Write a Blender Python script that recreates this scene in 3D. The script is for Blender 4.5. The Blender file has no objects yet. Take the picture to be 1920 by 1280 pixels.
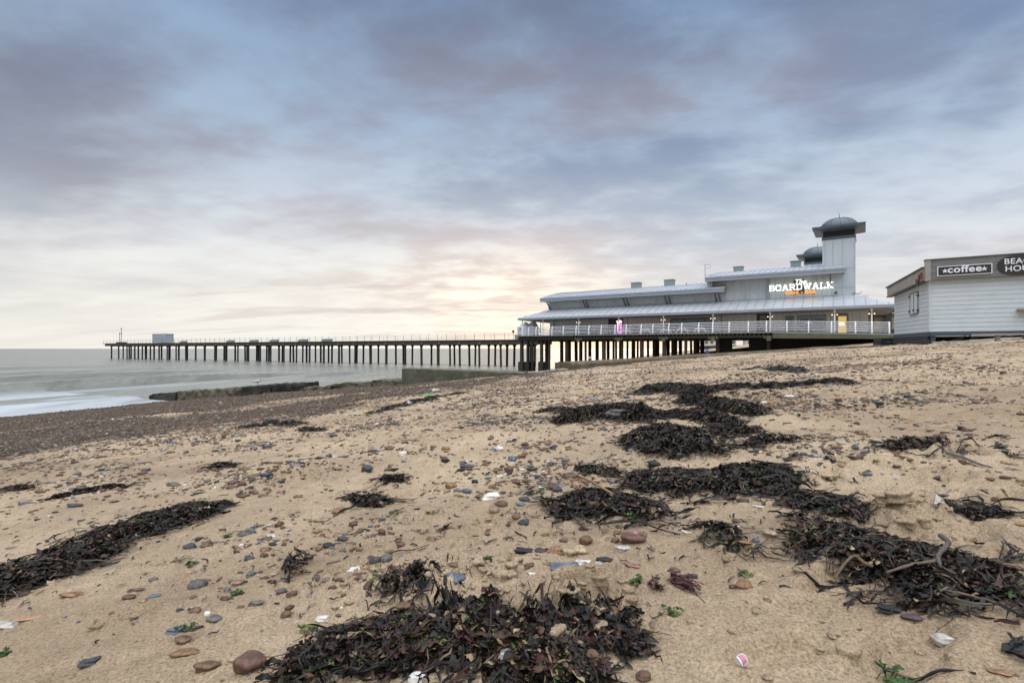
import bpy, bmesh, math, random
import numpy as np
R = math.radians
random.seed(7); rng = np.random.default_rng(11)
scn = bpy.context.scene
col = scn.collection
EYE = 3.4; HZ = 653.0; FP = 960.0      # eye height over the sea, horizon row, focal length (photo pixels)

# ------------------------------------------------------------------ helpers
def s2l(r, g, b):
    f = lambda c: (c/255/12.92) if c/255 <= .04045 else ((c/255+.055)/1.055)**2.4
    return (f(r), f(g), f(b), 1.0)

class MB:
    def __init__(s): s.v = []; s.f = []
    def add(s, vs, fs):
        o = len(s.v); s.v += [tuple(p) for p in vs]; s.f += [tuple(i+o for i in f) for f in fs]; return s
    def box(s, x0, x1, y0, y1, z0, z1):
        return s.add([(x0,y0,z0),(x1,y0,z0),(x1,y1,z0),(x0,y1,z0),(x0,y0,z1),(x1,y0,z1),(x1,y1,z1),(x0,y1,z1)],
              [(0,3,2,1),(4,5,6,7),(0,1,5,4),(1,2,6,5),(2,3,7,6),(3,0,4,7)])
    def hexa(s, b, t):   # bottom quad, top quad (ccw seen from above)
        return s.add(list(b)+list(t), [(3,2,1,0),(4,5,6,7),(0,1,5,4),(1,2,6,5),(2,3,7,6),(3,0,4,7)])
    def tube(s, pts, r, n=8, cap=True):
        pts = [np.array(p, float) for p in pts]; k = len(pts)
        rs = r if isinstance(r, (list, tuple)) else [r]*k
        o = len(s.v); prev = None
        for i, p in enumerate(pts):
            t = pts[min(i+1, k-1)] - pts[max(i-1, 0)]; t = t/ (np.linalg.norm(t)+1e-9)
            if prev is None:
                a = np.array((0,0,1.)) if abs(t[2]) < .9 else np.array((1.,0,0))
                e1 = np.cross(t, a)
            else: e1 = prev - t*np.dot(prev, t)
            e1 = e1/np.linalg.norm(e1); e2 = np.cross(t, e1); prev = e1
            for j in range(n):
                a = 2*math.pi*(j+.5)/n
                s.v.append(tuple(p + rs[i]*(math.cos(a)*e1 + math.sin(a)*e2)))
        for i in range(k-1):
            for j in range(n):
                j2 = (j+1) % n
                s.f.append((o+i*n+j, o+i*n+j2, o+(i+1)*n+j2, o+(i+1)*n+j))
        if cap:
            s.f.append(tuple(o+j for j in range(n))[::-1]); s.f.append(tuple(o+(k-1)*n+j for j in range(n)))
        return s
    def bar(s, a, b, w, h):   # rectangular bar between two points
        a = np.array(a, float); b = np.array(b, float); t = b-a; t /= np.linalg.norm(t)
        up = np.array((0,0,1.)) if abs(t[2]) < .95 else np.array((0,1.,0))
        e1 = np.cross(t, up); e1 /= np.linalg.norm(e1); e2 = np.cross(e1, t)
        q = [(-w/2,-h/2),(w/2,-h/2),(w/2,h/2),(-w/2,h/2)]
        o = len(s.v)
        for p in (a, b):
            for (i, j) in q: s.v.append(tuple(p+e1*i+e2*j))
        s.f += [(o,o+1,o+2,o+3),(o+7,o+6,o+5,o+4),(o,o+4,o+5,o+1),(o+1,o+5,o+6,o+2),(o+2,o+6,o+7,o+3),(o+3,o+7,o+4,o)]
        return s
    def lathe(s, cx, cy, prof, n=24):
        o = len(s.v)
        for (r, z) in prof:
            for j in range(n):
                a = 2*math.pi*j/n; s.v.append((cx+r*math.cos(a), cy+r*math.sin(a), z))
        for i in range(len(prof)-1):
            for j in range(n):
                j2 = (j+1) % n; s.f.append((o+i*n+j, o+i*n+j2, o+(i+1)*n+j2, o+(i+1)*n+j))
        return s
    def build(s, name, mat, parent=None, dz=0, bevel=0, smooth=False):
        me = bpy.data.meshes.new(name)
        vs = [(x, y, z+dz) for x, y, z in s.v] if dz else s.v
        me.from_pydata(vs, [], s.f); me.update()
        bm = bmesh.new(); bm.from_mesh(me); bmesh.ops.recalc_face_normals(bm, faces=bm.faces)
        if bevel:
            try: bmesh.ops.bevel(bm, geom=bm.edges[:], offset=bevel, segments=1, affect='EDGES', clamp_overlap=True)
            except Exception: pass
        bm.to_mesh(me); bm.free()
        if smooth:
            for p in me.polygons: p.use_smooth = True
        me.materials.append(mat)
        o = bpy.data.objects.new(name, me); col.objects.link(o)
        if parent: o.parent = parent
        return o

def npmesh(name, V, F, mat, C=None, parent=None, smooth=True, fcount=4):
    """big mesh from numpy arrays; F is (n, k) with constant k; C is per-vertex rgba"""
    me = bpy.data.meshes.new(name)
    V = np.asarray(V, np.float32); F = np.asarray(F, np.int32); k = F.shape[1]
    me.vertices.add(len(V)); me.vertices.foreach_set('co', V.ravel())
    me.loops.add(F.size); me.loops.foreach_set('vertex_index', F.ravel())
    me.polygons.add(len(F)); me.polygons.foreach_set('loop_start', np.arange(0, F.size, k, dtype=np.int32))
    me.update(calc_edges=True)
    me.polygons.foreach_set('use_smooth', np.full(len(F), smooth))
    if C is not None:
        a = me.color_attributes.new('Col', 'FLOAT_COLOR', 'POINT'); a.data.foreach_set('color', np.asarray(C, np.float32).ravel())
    me.materials.append(mat); me.validate()
    o = bpy.data.objects.new(name, me); col.objects.link(o)
    if parent: o.parent = parent
    return o

def tag(o, label=None, cat=None, group=None, kind=None):
    if label: o['label'] = label
    if cat: o['category'] = cat
    if group: o['group'] = group
    if kind: o['kind'] = kind
    return o
def empty(name, loc, rz=0, label=None, cat=None, group=None):
    o = bpy.data.objects.new(name, None); col.objects.link(o); o.location = loc; o.rotation_euler = (0, 0, rz)
    o.empty_display_size = .3
    return tag(o, label, cat, group)
def copy_tree(o, parent=None):
    c = o.copy(); col.objects.link(c); c.parent = parent
    for ch in list(o.children): copy_tree(ch, c)
    return c

# ------------------------------------------------------------------ materials
def nt(m): return m.node_tree.nodes, m.node_tree.links
def newmat(name):
    m = bpy.data.materials.new(name); m.use_nodes = True
    n, l = nt(m); b = n['Principled BSDF']
    return m, n, l, b
def coord(n, l, scale=(1,1,1), kind='Object'):
    tc = n.new('ShaderNodeTexCoord'); mp = n.new('ShaderNodeMapping'); mp.inputs['Scale'].default_value = scale
    l.new(tc.outputs[kind], mp.inputs['Vector']); return mp.outputs['Vector']
def noise(n, l, vec, scale, detail=4, rough=.6, dist=0):
    t = n.new('ShaderNodeTexNoise'); t.inputs['Scale'].default_value = scale; t.inputs['Detail'].default_value = detail
    t.inputs['Roughness'].default_value = rough; t.inputs['Distortion'].default_value = dist
    l.new(vec, t.inputs['Vector']); return t.outputs['Fac']
def ramp(n, l, fac, stops, interp='LINEAR'):
    r = n.new('ShaderNodeValToRGB'); cr = r.color_ramp; cr.interpolation = interp
    while len(cr.elements) < len(stops): cr.elements.new(.5)
    for e, (p, c) in zip(cr.elements, stops):
        e.position = p; e.color = c if len(c) == 4 else (*c, 1)
    l.new(fac, r.inputs['Fac']); return r.outputs['Color']
def mixc(n, l, fac, a, b, mode='MIX'):
    m = n.new('ShaderNodeMix'); m.data_type = 'RGBA'; m.blend_type = mode
    for sock, v in ((m.inputs[0], fac), (m.inputs[6], a), (m.inputs[7], b)):
        if hasattr(v, 'is_linked'): l.new(v, sock)
        else: sock.default_value = v
    return m.outputs[2]
def mth(n, l, op, a, b=None, c=None, clamp=False):
    m = n.new('ShaderNodeMath'); m.operation = op; m.use_clamp = clamp
    for i, v in enumerate((a, b, c)):
        if v is None: continue
        if hasattr(v, 'is_linked'): l.new(v, m.inputs[i])
        else: m.inputs[i].default_value = v
    return m.outputs[0]
def bump(n, l, b, h, strength, dist):
    bp = n.new('ShaderNodeBump'); bp.inputs['Strength'].default_value = strength; bp.inputs['Distance'].default_value = dist
    l.new(h, bp.inputs['Height']); l.new(bp.outputs['Normal'], b.inputs['Normal'])
def weathered(name, base, rough=.6, var=.25, scale=2.0, stretch=(1,1,1), grime=None, bmp=.0, metal=0, fine=30):
    """plain painted / cast surface with uneven tone, streaks and slight relief"""
    m, n, l, b = newmat(name)
    v = coord(n, l, stretch)
    f1 = noise(n, l, v, scale, 5, .65); f2 = noise(n, l, v, fine, 3, .6)
    d = tuple(c*(1-var) for c in base[:3])+(1,); li = tuple(min(1, c*(1+var*.7)) for c in base[:3])+(1,)
    c = ramp(n, l, f1, [(.3, d), (.7, li)])
    c = mixc(n, l, mth(n, l, 'MULTIPLY', f2, .35), c, d)
    if grime:
        g = noise(n, l, v, scale*1.7, 6, .75)
        gf = ramp(n, l, g, [(.5, (0,0,0,1)), (.68, (1,1,1,1))])
        c = mixc(n, l, mth(n, l, 'MULTIPLY', gf, .7), c, grime)
    l.new(c, b.inputs['Base Color'])
    b.inputs['Roughness'].default_value = rough; b.inputs['Metallic'].default_value = metal
    if bmp: bump(n, l, b, f2, .6, bmp)
    return m
def emis(name, c, s):
    m, n, l, b = newmat(name); b.inputs['Base Color'].default_value = c
    b.inputs['Emission Color'].default_value = c; b.inputs['Emission Strength'].default_value = s; return m
def colmat(name, rough, spec=.5, spk=60, spk_amt=.5, bmp=.002, sheen=0):
    """colour from the mesh's own per-piece colour, broken up by speckle"""
    m, n, l, b = newmat(name)
    a = n.new('ShaderNodeAttribute'); a.attribute_name = 'Col'
    v = coord(n, l)
    f = noise(n, l, v, spk, 5, .7); f3 = noise(n, l, v, spk*.22, 3, .6)
    k = ramp(n, l, f, [(.3, (1-spk_amt,)*3), (.7, (1+spk_amt*.6,)*3)])
    c = mixc(n, l, 1.0, a.outputs['Color'], k, 'MULTIPLY')
    k2 = ramp(n, l, f3, [(.35, (.72,.70,.68)), (.65, (1.15,1.15,1.15))])
    c = mixc(n, l, 1.0, c, k2, 'MULTIPLY')
    l.new(c, b.inputs['Base Color']); b.inputs['Roughness'].default_value = rough
    b.inputs['Specular IOR Level'].default_value = spec
    if bmp: bump(n, l, b, f, .5, bmp)
    return m

M = {}
M['wall'] = weathered('panel_wall', (.50,.54,.55,1), .55, .10, .7, (1,1,.35), grime=(.30,.33,.33,1))
M['wall_low'] = weathered('panel_wall_lower', (.68,.68,.64,1), .6, .08, .7, (1,1,.35))
M['towerwall'] = weathered('tower_panel', (.48,.54,.59,1), .5, .08, .8, (1,1,.3), grime=(.38,.44,.48,1))
M['roof'] = weathered('roof_sheet', (.50,.53,.57,1), .40, .12, .8, (1,1,1), grime=(.38,.40,.42,1), metal=.2)
M['fascia'] = weathered('fascia', (.29,.33,.38,1), .4, .1, 1.2)
M['trim'] = weathered('dark_trim', (.06,.065,.07,1), .5, .15, 2)
M['soffit'] = weathered('soffit', (.32,.31,.30,1), .7, .15, 1)
M['white'] = weathered('white_metal', (.84,.87,.90,1), .35, .06, 3)
M['lead'] = weathered('lead_dome', (.095,.13,.15,1), .45, .22, 1.6, metal=.2)
M['lead_dk'] = weathered('lead_eave', (.075,.10,.12,1), .5, .2, 1.2)
M['louvre'] = weathered('louvre', (.012,.017,.022,1), .5, .2, 3)
M['timber_lit'] = weathered('warm_timber', (.36,.22,.10,1), .6, .2, 3)
M['vent'] = weathered('vent_box', (.24,.29,.28,1), .6, .15, 2)
M['glass'] = weathered('window_glass', (.15,.23,.27,1), .22, .3, 1.2)
M['door'] = weathered('door_grey', (.22,.25,.27,1), .5, .1, 2)
M['door_dk'] = weathered('door_recess', (.05,.045,.05,1), .6, .2, 2)
M['doorglass'] = weathered('door_glass', (.10,.13,.16,1), .15, .2, 2)
M['poster'] = weathered('poster', (.30,.29,.27,1), .7, .25, 4)
M['deckwood'] = weathered('deck_timber', (.055,.048,.038,1), .8, .35, 1.5, grime=(.03,.035,.02,1), bmp=.01)
M['deckedge'] = weathered('deck_edge', (.26,.28,.28,1), .7, .15, 2)
M['beam'] = weathered('mossy_beam', (.105,.105,.065,1), .8, .25, 1.0, grime=(.07,.075,.04,1), bmp=.01)
M['pile_rust'] = weathered('rusty_pile', (.075,.038,.028,1), .8, .35, 1.6, (1,1,.5), grime=(.012,.012,.010,1), bmp=.01)
M['pile_dark'] = weathered('dark_pile', (.030,.029,.024,1), .75, .35, 1.2, (1,1,.4), grime=(.05,.055,.035,1), bmp=.01)
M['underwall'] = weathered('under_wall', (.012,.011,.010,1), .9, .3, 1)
M['concrete'] = weathered('old_concrete', (.30,.28,.23,1), .85, .25, 1.6, grime=(.14,.13,.09,1), bmp=.02)
M['weathered_wood'] = weathered('grey_weathered_wood', (.33,.31,.28,1), .85, .22, 1.3, (1,1,6), grime=(.20,.185,.16,1), bmp=.004)
M['fasciawood'] = weathered('fascia_boards', (.17,.172,.17,1), .8, .15, 1.3, (1,1,5), bmp=.003)
M['hutwall'] = weathered('painted_boards', (.54,.60,.63,1), .55, .07, 1.1, (1,1,1), grime=(.45,.51,.53,1), bmp=.001)
M['hutbase'] = weathered('black_base_boards', (.018,.021,.028,1), .7, .3, 3, bmp=.003)
M['hutpost'] = weathered('blue_post', (.06,.075,.10,1), .6, .2, 3)
M['signbrown'] = weathered('sign_face', (.022,.016,.015,1), .45, .15, 3)
M['letters'] = weathered('letters_white', (.72,.76,.80,1), .5, .05, 3)
M['red'] = weathered('red_paint', (.22,.035,.03,1), .5, .2, 6)
M['sign_white'] = emis('lit_white', (.95,1.0,.90,1), 1.25)
M['sign_orange'] = emis('lit_orange', (1.0,.34,.02,1), 1.1)
M['lamp'] = emis('lamp_glow', (1.0,.66,.38,1), 2.2)
M['doorlit'] = emis('lit_door_glass', (.85,.58,.16,1), .60)
M['pinkglow'] = emis('pink_glow', (1.0,.12,.75,1), 1.3)
M['purpleglow'] = emis('purple_glow', (.42,.05,.95,1), 1.3)
M['warmglow'] = emis('warm_glow', (1.0,.72,.62,1), 1.3)
M['whiteglow'] = emis('white_lamp', (.95,1,1,1), 2.2)
M['cream'] = weathered('cream_panel', (.50,.42,.27,1), .7, .1, 2)
M['brownframe'] = weathered('brown_frame', (.06,.035,.022,1), .6, .2, 3)
M['farwall'] = weathered('far_render', (.52,.52,.46,1), .8, .1, .3)
M['darkgreen'] = weathered('scrub', (.05,.065,.03,1), .9, .3, .5)
M['bluepaint'] = weathered('blue_buoy', (.03,.12,.35,1), .5, .1, 3)
M['navy'] = weathered('navy_cloth', (.012,.013,.035,1), .7, .2, 5)
M['gull'] = weathered('gull_feathers', (.45,.45,.45,1), .7, .2, 8)
M['stone'] = colmat('pebble_stone', .6, .4, 110, .5, .002)
M['weed'] = colmat('wet_seaweed', .42, .32, 50, .6, .002)
M['leafy'] = colmat('dry_leaf', .6, .4, 40, .4, .002)
M['shell'] = colmat('shell', .4, .5, 120, .15, .0006)
M['wood'] = colmat('driftwood', .7, .35, 70, .4, .002)

# ------------------------------------------------------------------ ground height
def hsh(ix, iy, seed):
    n = (ix.astype(np.int64)*374761393 + iy.astype(np.int64)*668265263 + seed*1442695041) & 0xffffffff
    n = ((n ^ (n >> 13))*1274126177) & 0xffffffff
    n = (n ^ (n >> 16)) & 0xffffffff
    return n.astype(np.float64)/4294967295.0
def vnoise(x, y, seed=0):
    ix = np.floor(x); iy = np.floor(y); fx = x-ix; fy = y-iy
    fx = fx*fx*fx*(fx*(fx*6-15)+10); fy = fy*fy*fy*(fy*(fy*6-15)+10)
    ix = ix.astype(np.int64); iy = iy.astype(np.int64)
    a = hsh(ix,iy,seed); b = hsh(ix+1,iy,seed); c = hsh(ix,iy+1,seed); d = hsh(ix+1,iy+1,seed)
    return (a+(b-a)*fx)*(1-fy) + (c+(d-c)*fx)*fy - .5
def fbm(x, y, octv, seed=0, gain=.5):
    s = 0; a = 1.0
    for i in range(octv):
        c, sn = math.cos(i*1.1), math.sin(i*1.1)
        s = s + a*vnoise((x*c-y*sn)*2**i + i*17.3, (x*sn+y*c)*2**i - i*9.1, seed+i); a *= gain
    return s
def sstep(a, b, x):
    t = np.clip((x-a)/(b-a), 0, 1); return t*t*(3-2*t)
KX = np.array([-60,-23,-5.3,.2,3.45,13,17.4,19.7,24,60,200.]); KY = np.array([52,33.6,24.8,22,30,33,31,26.9,29,26,26.])
def G0(x, y):
    x = np.asarray(x, float); y = np.asarray(y, float)
    front = 2.8 + np.where(x < 0, .0855*x, .075*x) - .027*np.clip(y, -20, 200)
    front = np.minimum(front, 4.7)
    back = np.minimum(.115*(x-1-.36*np.maximum(0, y-66))+.1, 4.7)
    k = sstep(0, .7, y-np.interp(x, KX, KY))
    z = front*(1-k)+back*k
    return np.maximum(z, -6+.0*z)
def gp(px, py, f=G0):
    """the ground point seen at a photo pixel"""
    xr = (px-960)/FP; q = (py-HZ)/FP; d0 = .3
    lo = .3
    for d in np.geomspace(.5, 120, 900):
        if EYE-q*d <= float(f(xr*d, d)): break
        lo = d
    hi = d
    for _ in range(24):
        m = (lo+hi)/2
        if EYE-q*m <= float(f(xr*m, m)): hi = m
        else: lo = m
    return xr*hi, hi
# shingle cover 0..1 over the beach
def polydist(x, y, pts):
    best = np.full(np.shape(x), 1e9)
    for (x0,y0),(x1,y1) in zip(pts[:-1], pts[1:]):
        dx, dy = x1-x0, y1-y0; t = np.clip(((x-x0)*dx+(y-y0)*dy)/(dx*dx+dy*dy), 0, 1)
        best = np.minimum(best, np.hypot(x-x0-t*dx, y-y0-t*dy))
    return best
STREAK = [(-30,9.5),(-14,11.3),(-10.3,12.1),(-6.8,13.3),(-3.9,18),(-1,22.5)]
def shingle(x, y):
    e = np.interp(y, [-10,0,5.3,7.6,10.8,20,26,30,40], [-8,-6.2,-5.3,-4.2,-2.5,.9,4,7,12])
    n = fbm(x*.9, y*.9, 3, 40)
    s = sstep(.7, -1.1, x-e+n*1.8)
    st = sstep(.95, .15, polydist(x, y, STREAK)+n*1.1)*.75
    s = s*(1-st)
    # thin scatter of shingle across the upper beach
    up = sstep(.15, .45, fbm(x*.35+3, y*.5, 3, 55)+.12)*sstep(4.5, 9, y)*.38*sstep(26,14,x)
    return np.clip(np.maximum(s, up), 0, 1)
# footprints and dug spots
FEET = []
def addfoot(px, py, ln, wd, ang, dep): x, y = gp(px, py); FEET.append((x, y, ln, wd, ang, dep))
for a in [(1715,972,.30,.20,.3,-.035),(1745,893,.22,.11,1.2,.03),(1790,905,.2,.12,.4,.03),(1640,925,.26,.13,.2,.03),(1560,905,.2,.1,.9,.025),
          (1900,938,.22,.13,.5,.035),(1740,880,.2,.1,.2,.03),(1480,1150,.2,.1,2.6,.012),(1700,1230,.3,.12,.5,.02),(1100,1095,.16,.11,.4,.055),(790,1085,.2,.11,.6,.04),
          (650,1070,.14,.1,.2,.02),(270,1150,.12,.06,.6,.022),(690,1020,.13,.04,.5,.02),(930,985,.16,.09,.2,.025),(1390,1035,.1,.07,.1,.02),(1820,1010,.24,.12,.7,.03),
          (1460,1225,.24,.1,.3,.022),(1850,1120,.2,.1,.3,.02),(1600,880,.24,.12,.3,.03),(1660,950,.2,.12,1.0,.03),(1580,1085,.28,.10,.3,.02)]:
    addfoot(*a)
for i in range(230):
    y = random.uniform(2.2, 15); x = random.uniform(-1.5, 1.05)*y*.9
    if x < -2.4 or random.random() < .25: continue
    if y < 3.2 and x < .8: continue
    FEET.append((x, y, random.uniform(.22,.32), random.uniform(.1,.16), random.uniform(0,3.14), random.uniform(.028,.065)))
LUMPS = [(*gp(1010,1160), .26, .16), (*gp(1090,1130), .12,.10), (*gp(720,1090), .18, .09), (*gp(940,1215), .12,.09), (*gp(790,1120),.12,.08),
         (*gp(930,1080),.10,.07),(*gp(560,900),.30,.15),(*gp(1700,980),.16,.12)]
MOUNDS = []     # (polyline of (x,y,halfwidth), height) filled by the seaweed heaps below
def H(x, y):
    x = np.asarray(x, float); y = np.asarray(y, float)
    z = G0(x, y)
    d = np.hypot(x, y)
    z = z + .11*fbm(x*.33, y*.33, 2, 3)*sstep(1.2, 6, d) + .05*fbm(x*1.1, y*1.1, 3, 9)*sstep(.8, 3, d) + .02*fbm(x*3.1+5, y*3.1, 3, 21)
    rgt = sstep(-2.5, .5, x)*.6+.4
    z = z + .016*fbm(x*8, y*6, 3, 31)*rgt + .012*rgt*np.maximum(0, fbm(x*4.2+3, y*3.4, 2, 33))
    # fine wind-blown grain, lined up slightly across the slope
    near = sstep(9, 2, d)
    z = z + near*(.0052*fbm(x*34+y*12, y*40, 2, 61) + .0040*vnoise(x*95+y*20, y*105, 77) + .0022*vnoise(x*185, y*150, 78))
    rough = (.35+.65*sstep(-.1, .25, fbm(x*.8+7, y*.8+2, 2, 90)))*(.25+.75*sstep(1.2, 3.0, d))*sstep(-3.2,-1.2,x+.15*y)
    z = z + rough*(.036*fbm(x*4.6, y*4.6, 4, 95)+.03*np.maximum(0, fbm(x*7.5+9, y*7.5, 2, 99)))
    for (fx, fy, ln, wd, an, dep) in FEET:
        m = (np.abs(x-fx) < ln*1.6) & (np.abs(y-fy) < ln*1.6)
        if not m.any(): continue
        c, s = math.cos(an), math.sin(an)
        xx = x[m] if x.ndim else x; yy = y[m] if y.ndim else y
        u = ((xx-fx)*c+(yy-fy)*s)/(ln/2); v = (-(xx-fx)*s+(yy-fy)*c)/(wd/2)
        r = np.sqrt(u*u+v*v)+.22*vnoise(xx*22, yy*22, 5)
        k = -dep*sstep(1.0, .55, r) + dep*.45*np.exp(-((r-1.25)/.28)**2)
        if x.ndim: z[m] += k
        else: z = z + k
    for (lx, ly, ra, rb) in LUMPS:
        w = np.exp(-(((x-lx)/ra)**2+((y-ly)/rb)**2)*1.1)
        z = z + w*(.012 + .07*np.abs(fbm(x*15, y*15, 3, 120))+.045*np.maximum(0, vnoise(x*30, y*30, 130))-.05*np.maximum(0, -vnoise(x*11, y*11, 140)))
    return z

# ------------------------------------------------------------------ beach sheet
def sand_material():
    m, n, l, b = newmat('sand')
    v = coord(n, l)
    at = n.new('ShaderNodeAttribute'); at.attribute_name = 'Col'; sp = n.new('ShaderNodeSeparateColor'); l.new(at.outputs['Color'], sp.inputs[0])
    f1 = noise(n, l, v, 1.1, 5, .6); f2 = noise(n, l, v, 150, 3, .65); f3 = noise(n, l, v, 14, 4, .6); f4 = noise(n, l, v, 480, 2, .6)
    c = ramp(n, l, f1, [(.25, (.31,.235,.160)), (.45, (.44,.34,.232)), (.7, (.56,.44,.305))])
    g = ramp(n, l, f2, [(.30, (.52,.50,.48)), (.5, (.98,.98,.98)), (.70, (1.32,1.30,1.27))])
    c = mixc(n, l, 1, c, g, 'MULTIPLY')
    g4 = ramp(n, l, f4, [(.34, (.55,.52,.50)), (.45, (1,1,1)), (.62, (1,1,1)), (.72, (1.35,1.32,1.28))])
    c = mixc(n, l, .8, c, g4, 'MULTIPLY')
    c = mixc(n, l, 1, c, ramp(n, l, f3, [(.3, (.84,.83,.81)), (.7, (1.07,1.07,1.07))]), 'MULTIPLY')
    f5 = noise(n, l, v, .42, 3, .55, .6)
    c = mixc(n, l, 1, c, ramp(n, l, f5, [(.40, (.84,.82,.80)), (.56, (1.04,1.04,1.04))]), 'MULTIPLY')
    # shingle: cells of differently coloured stone between and over the sand
    vo = n.new('ShaderNodeTexVoronoi'); vo.inputs['Scale'].default_value = 26; vo.inputs['Randomness'].default_value = 1; l.new(v, vo.inputs['Vector'])
    sc = n.new('ShaderNodeSeparateColor'); l.new(vo.outputs['Color'], sc.inputs[0])
    stone = ramp(n, l, sc.outputs[0], [(0, (.045,.036,.03)), (.2, (.17,.105,.066)), (.38, (.11,.075,.055)), (.55, (.24,.17,.11)), (.7, (.085,.085,.09)), (.83, (.16,.10,.06)), (.93, (.30,.27,.22)), (1, (.4,.37,.33))], 'CONSTANT')
    edge = ramp(n, l, vo.outputs['Distance'], [(.35, (1,1,1)), (.75, (.35,.33,.3))])
    stone = mixc(n, l, 1, stone, edge, 'MULTIPLY')
    dens = mth(n, l, 'GREATER_THAN', mth(n, l, 'MULTIPLY', sp.outputs[0], 1.08), sc.outputs[1])
    c = mixc(n, l, mth(n, l, 'MULTIPLY', dens, sp.outputs[1]), c, stone)
    # debris flecks on the open sand
    vo2 = n.new('ShaderNodeTexVoronoi'); vo2.inputs['Scale'].default_value = 60; l.new(v, vo2.inputs['Vector'])
    s2 = n.new('ShaderNodeSeparateColor'); l.new(vo2.outputs['Color'], s2.inputs[0])
    fl = mth(n, l, 'MULTIPLY', mth(n, l, 'GREATER_THAN', s2.outputs[0], .985), mth(n, l, 'LESS_THAN', vo2.outputs['Distance'], .33))
    c = mixc(n, l, mth(n, l, 'MULTIPLY', fl, .8), c, (.10,.07,.05,1))
    # wet sand near the waterline
    wet = mth(n, l, 'SUBTRACT', 1.0, mth(n, l, 'MULTIPLY', sp.outputs[2], .55))
    cmb = n.new('ShaderNodeCombineColor'); [l.new(wet, cmb.inputs[i]) for i in range(3)]
    c = mixc(n, l, 1, c, cmb.outputs[0], 'MULTIPLY')
    l.new(c, b.inputs['Base Color']); b.inputs['Roughness'].default_value = .9; b.inputs['Specular IOR Level'].default_value = .25
    h = mth(n, l, 'ADD', mth(n, l, 'ADD', mth(n, l, 'MULTIPLY', f2, .6), mth(n, l, 'MULTIPLY', f4, .35)), mth(n, l, 'MULTIPLY', f3, 2.0))
    h = mth(n, l, 'SUBTRACT', h, mth(n, l, 'MULTIPLY', mth(n, l, 'MULTIPLY', dens, vo.outputs['Distance']), 3.0))
    bump(n, l, b, h, 1.0, .010)
    return m
M['sand'] = sand_material()
def polar(nr, na_f, na_c, r0, r1, half=R(56)):
    rr = np.concatenate([np.linspace(.02, r0, 24)[:-1], np.geomspace(r0, r1, nr)])
    a = np.concatenate([np.linspace(-math.pi, -half, na_c)[:-1], np.linspace(-half, half, na_f), np.linspace(half, math.pi, na_c)[1:]])
    A, RR = np.meshgrid(a, rr); return RR*np.sin(A), RR*np.cos(A), len(rr), len(a)
def gridfaces(nr, na):
    i = np.arange(nr-1)[:, None]*na + np.arange(na-1)[None, :]
    return np.stack([i, i+1, i+na+1, i+na], -1).reshape(-1, 4)

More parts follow.
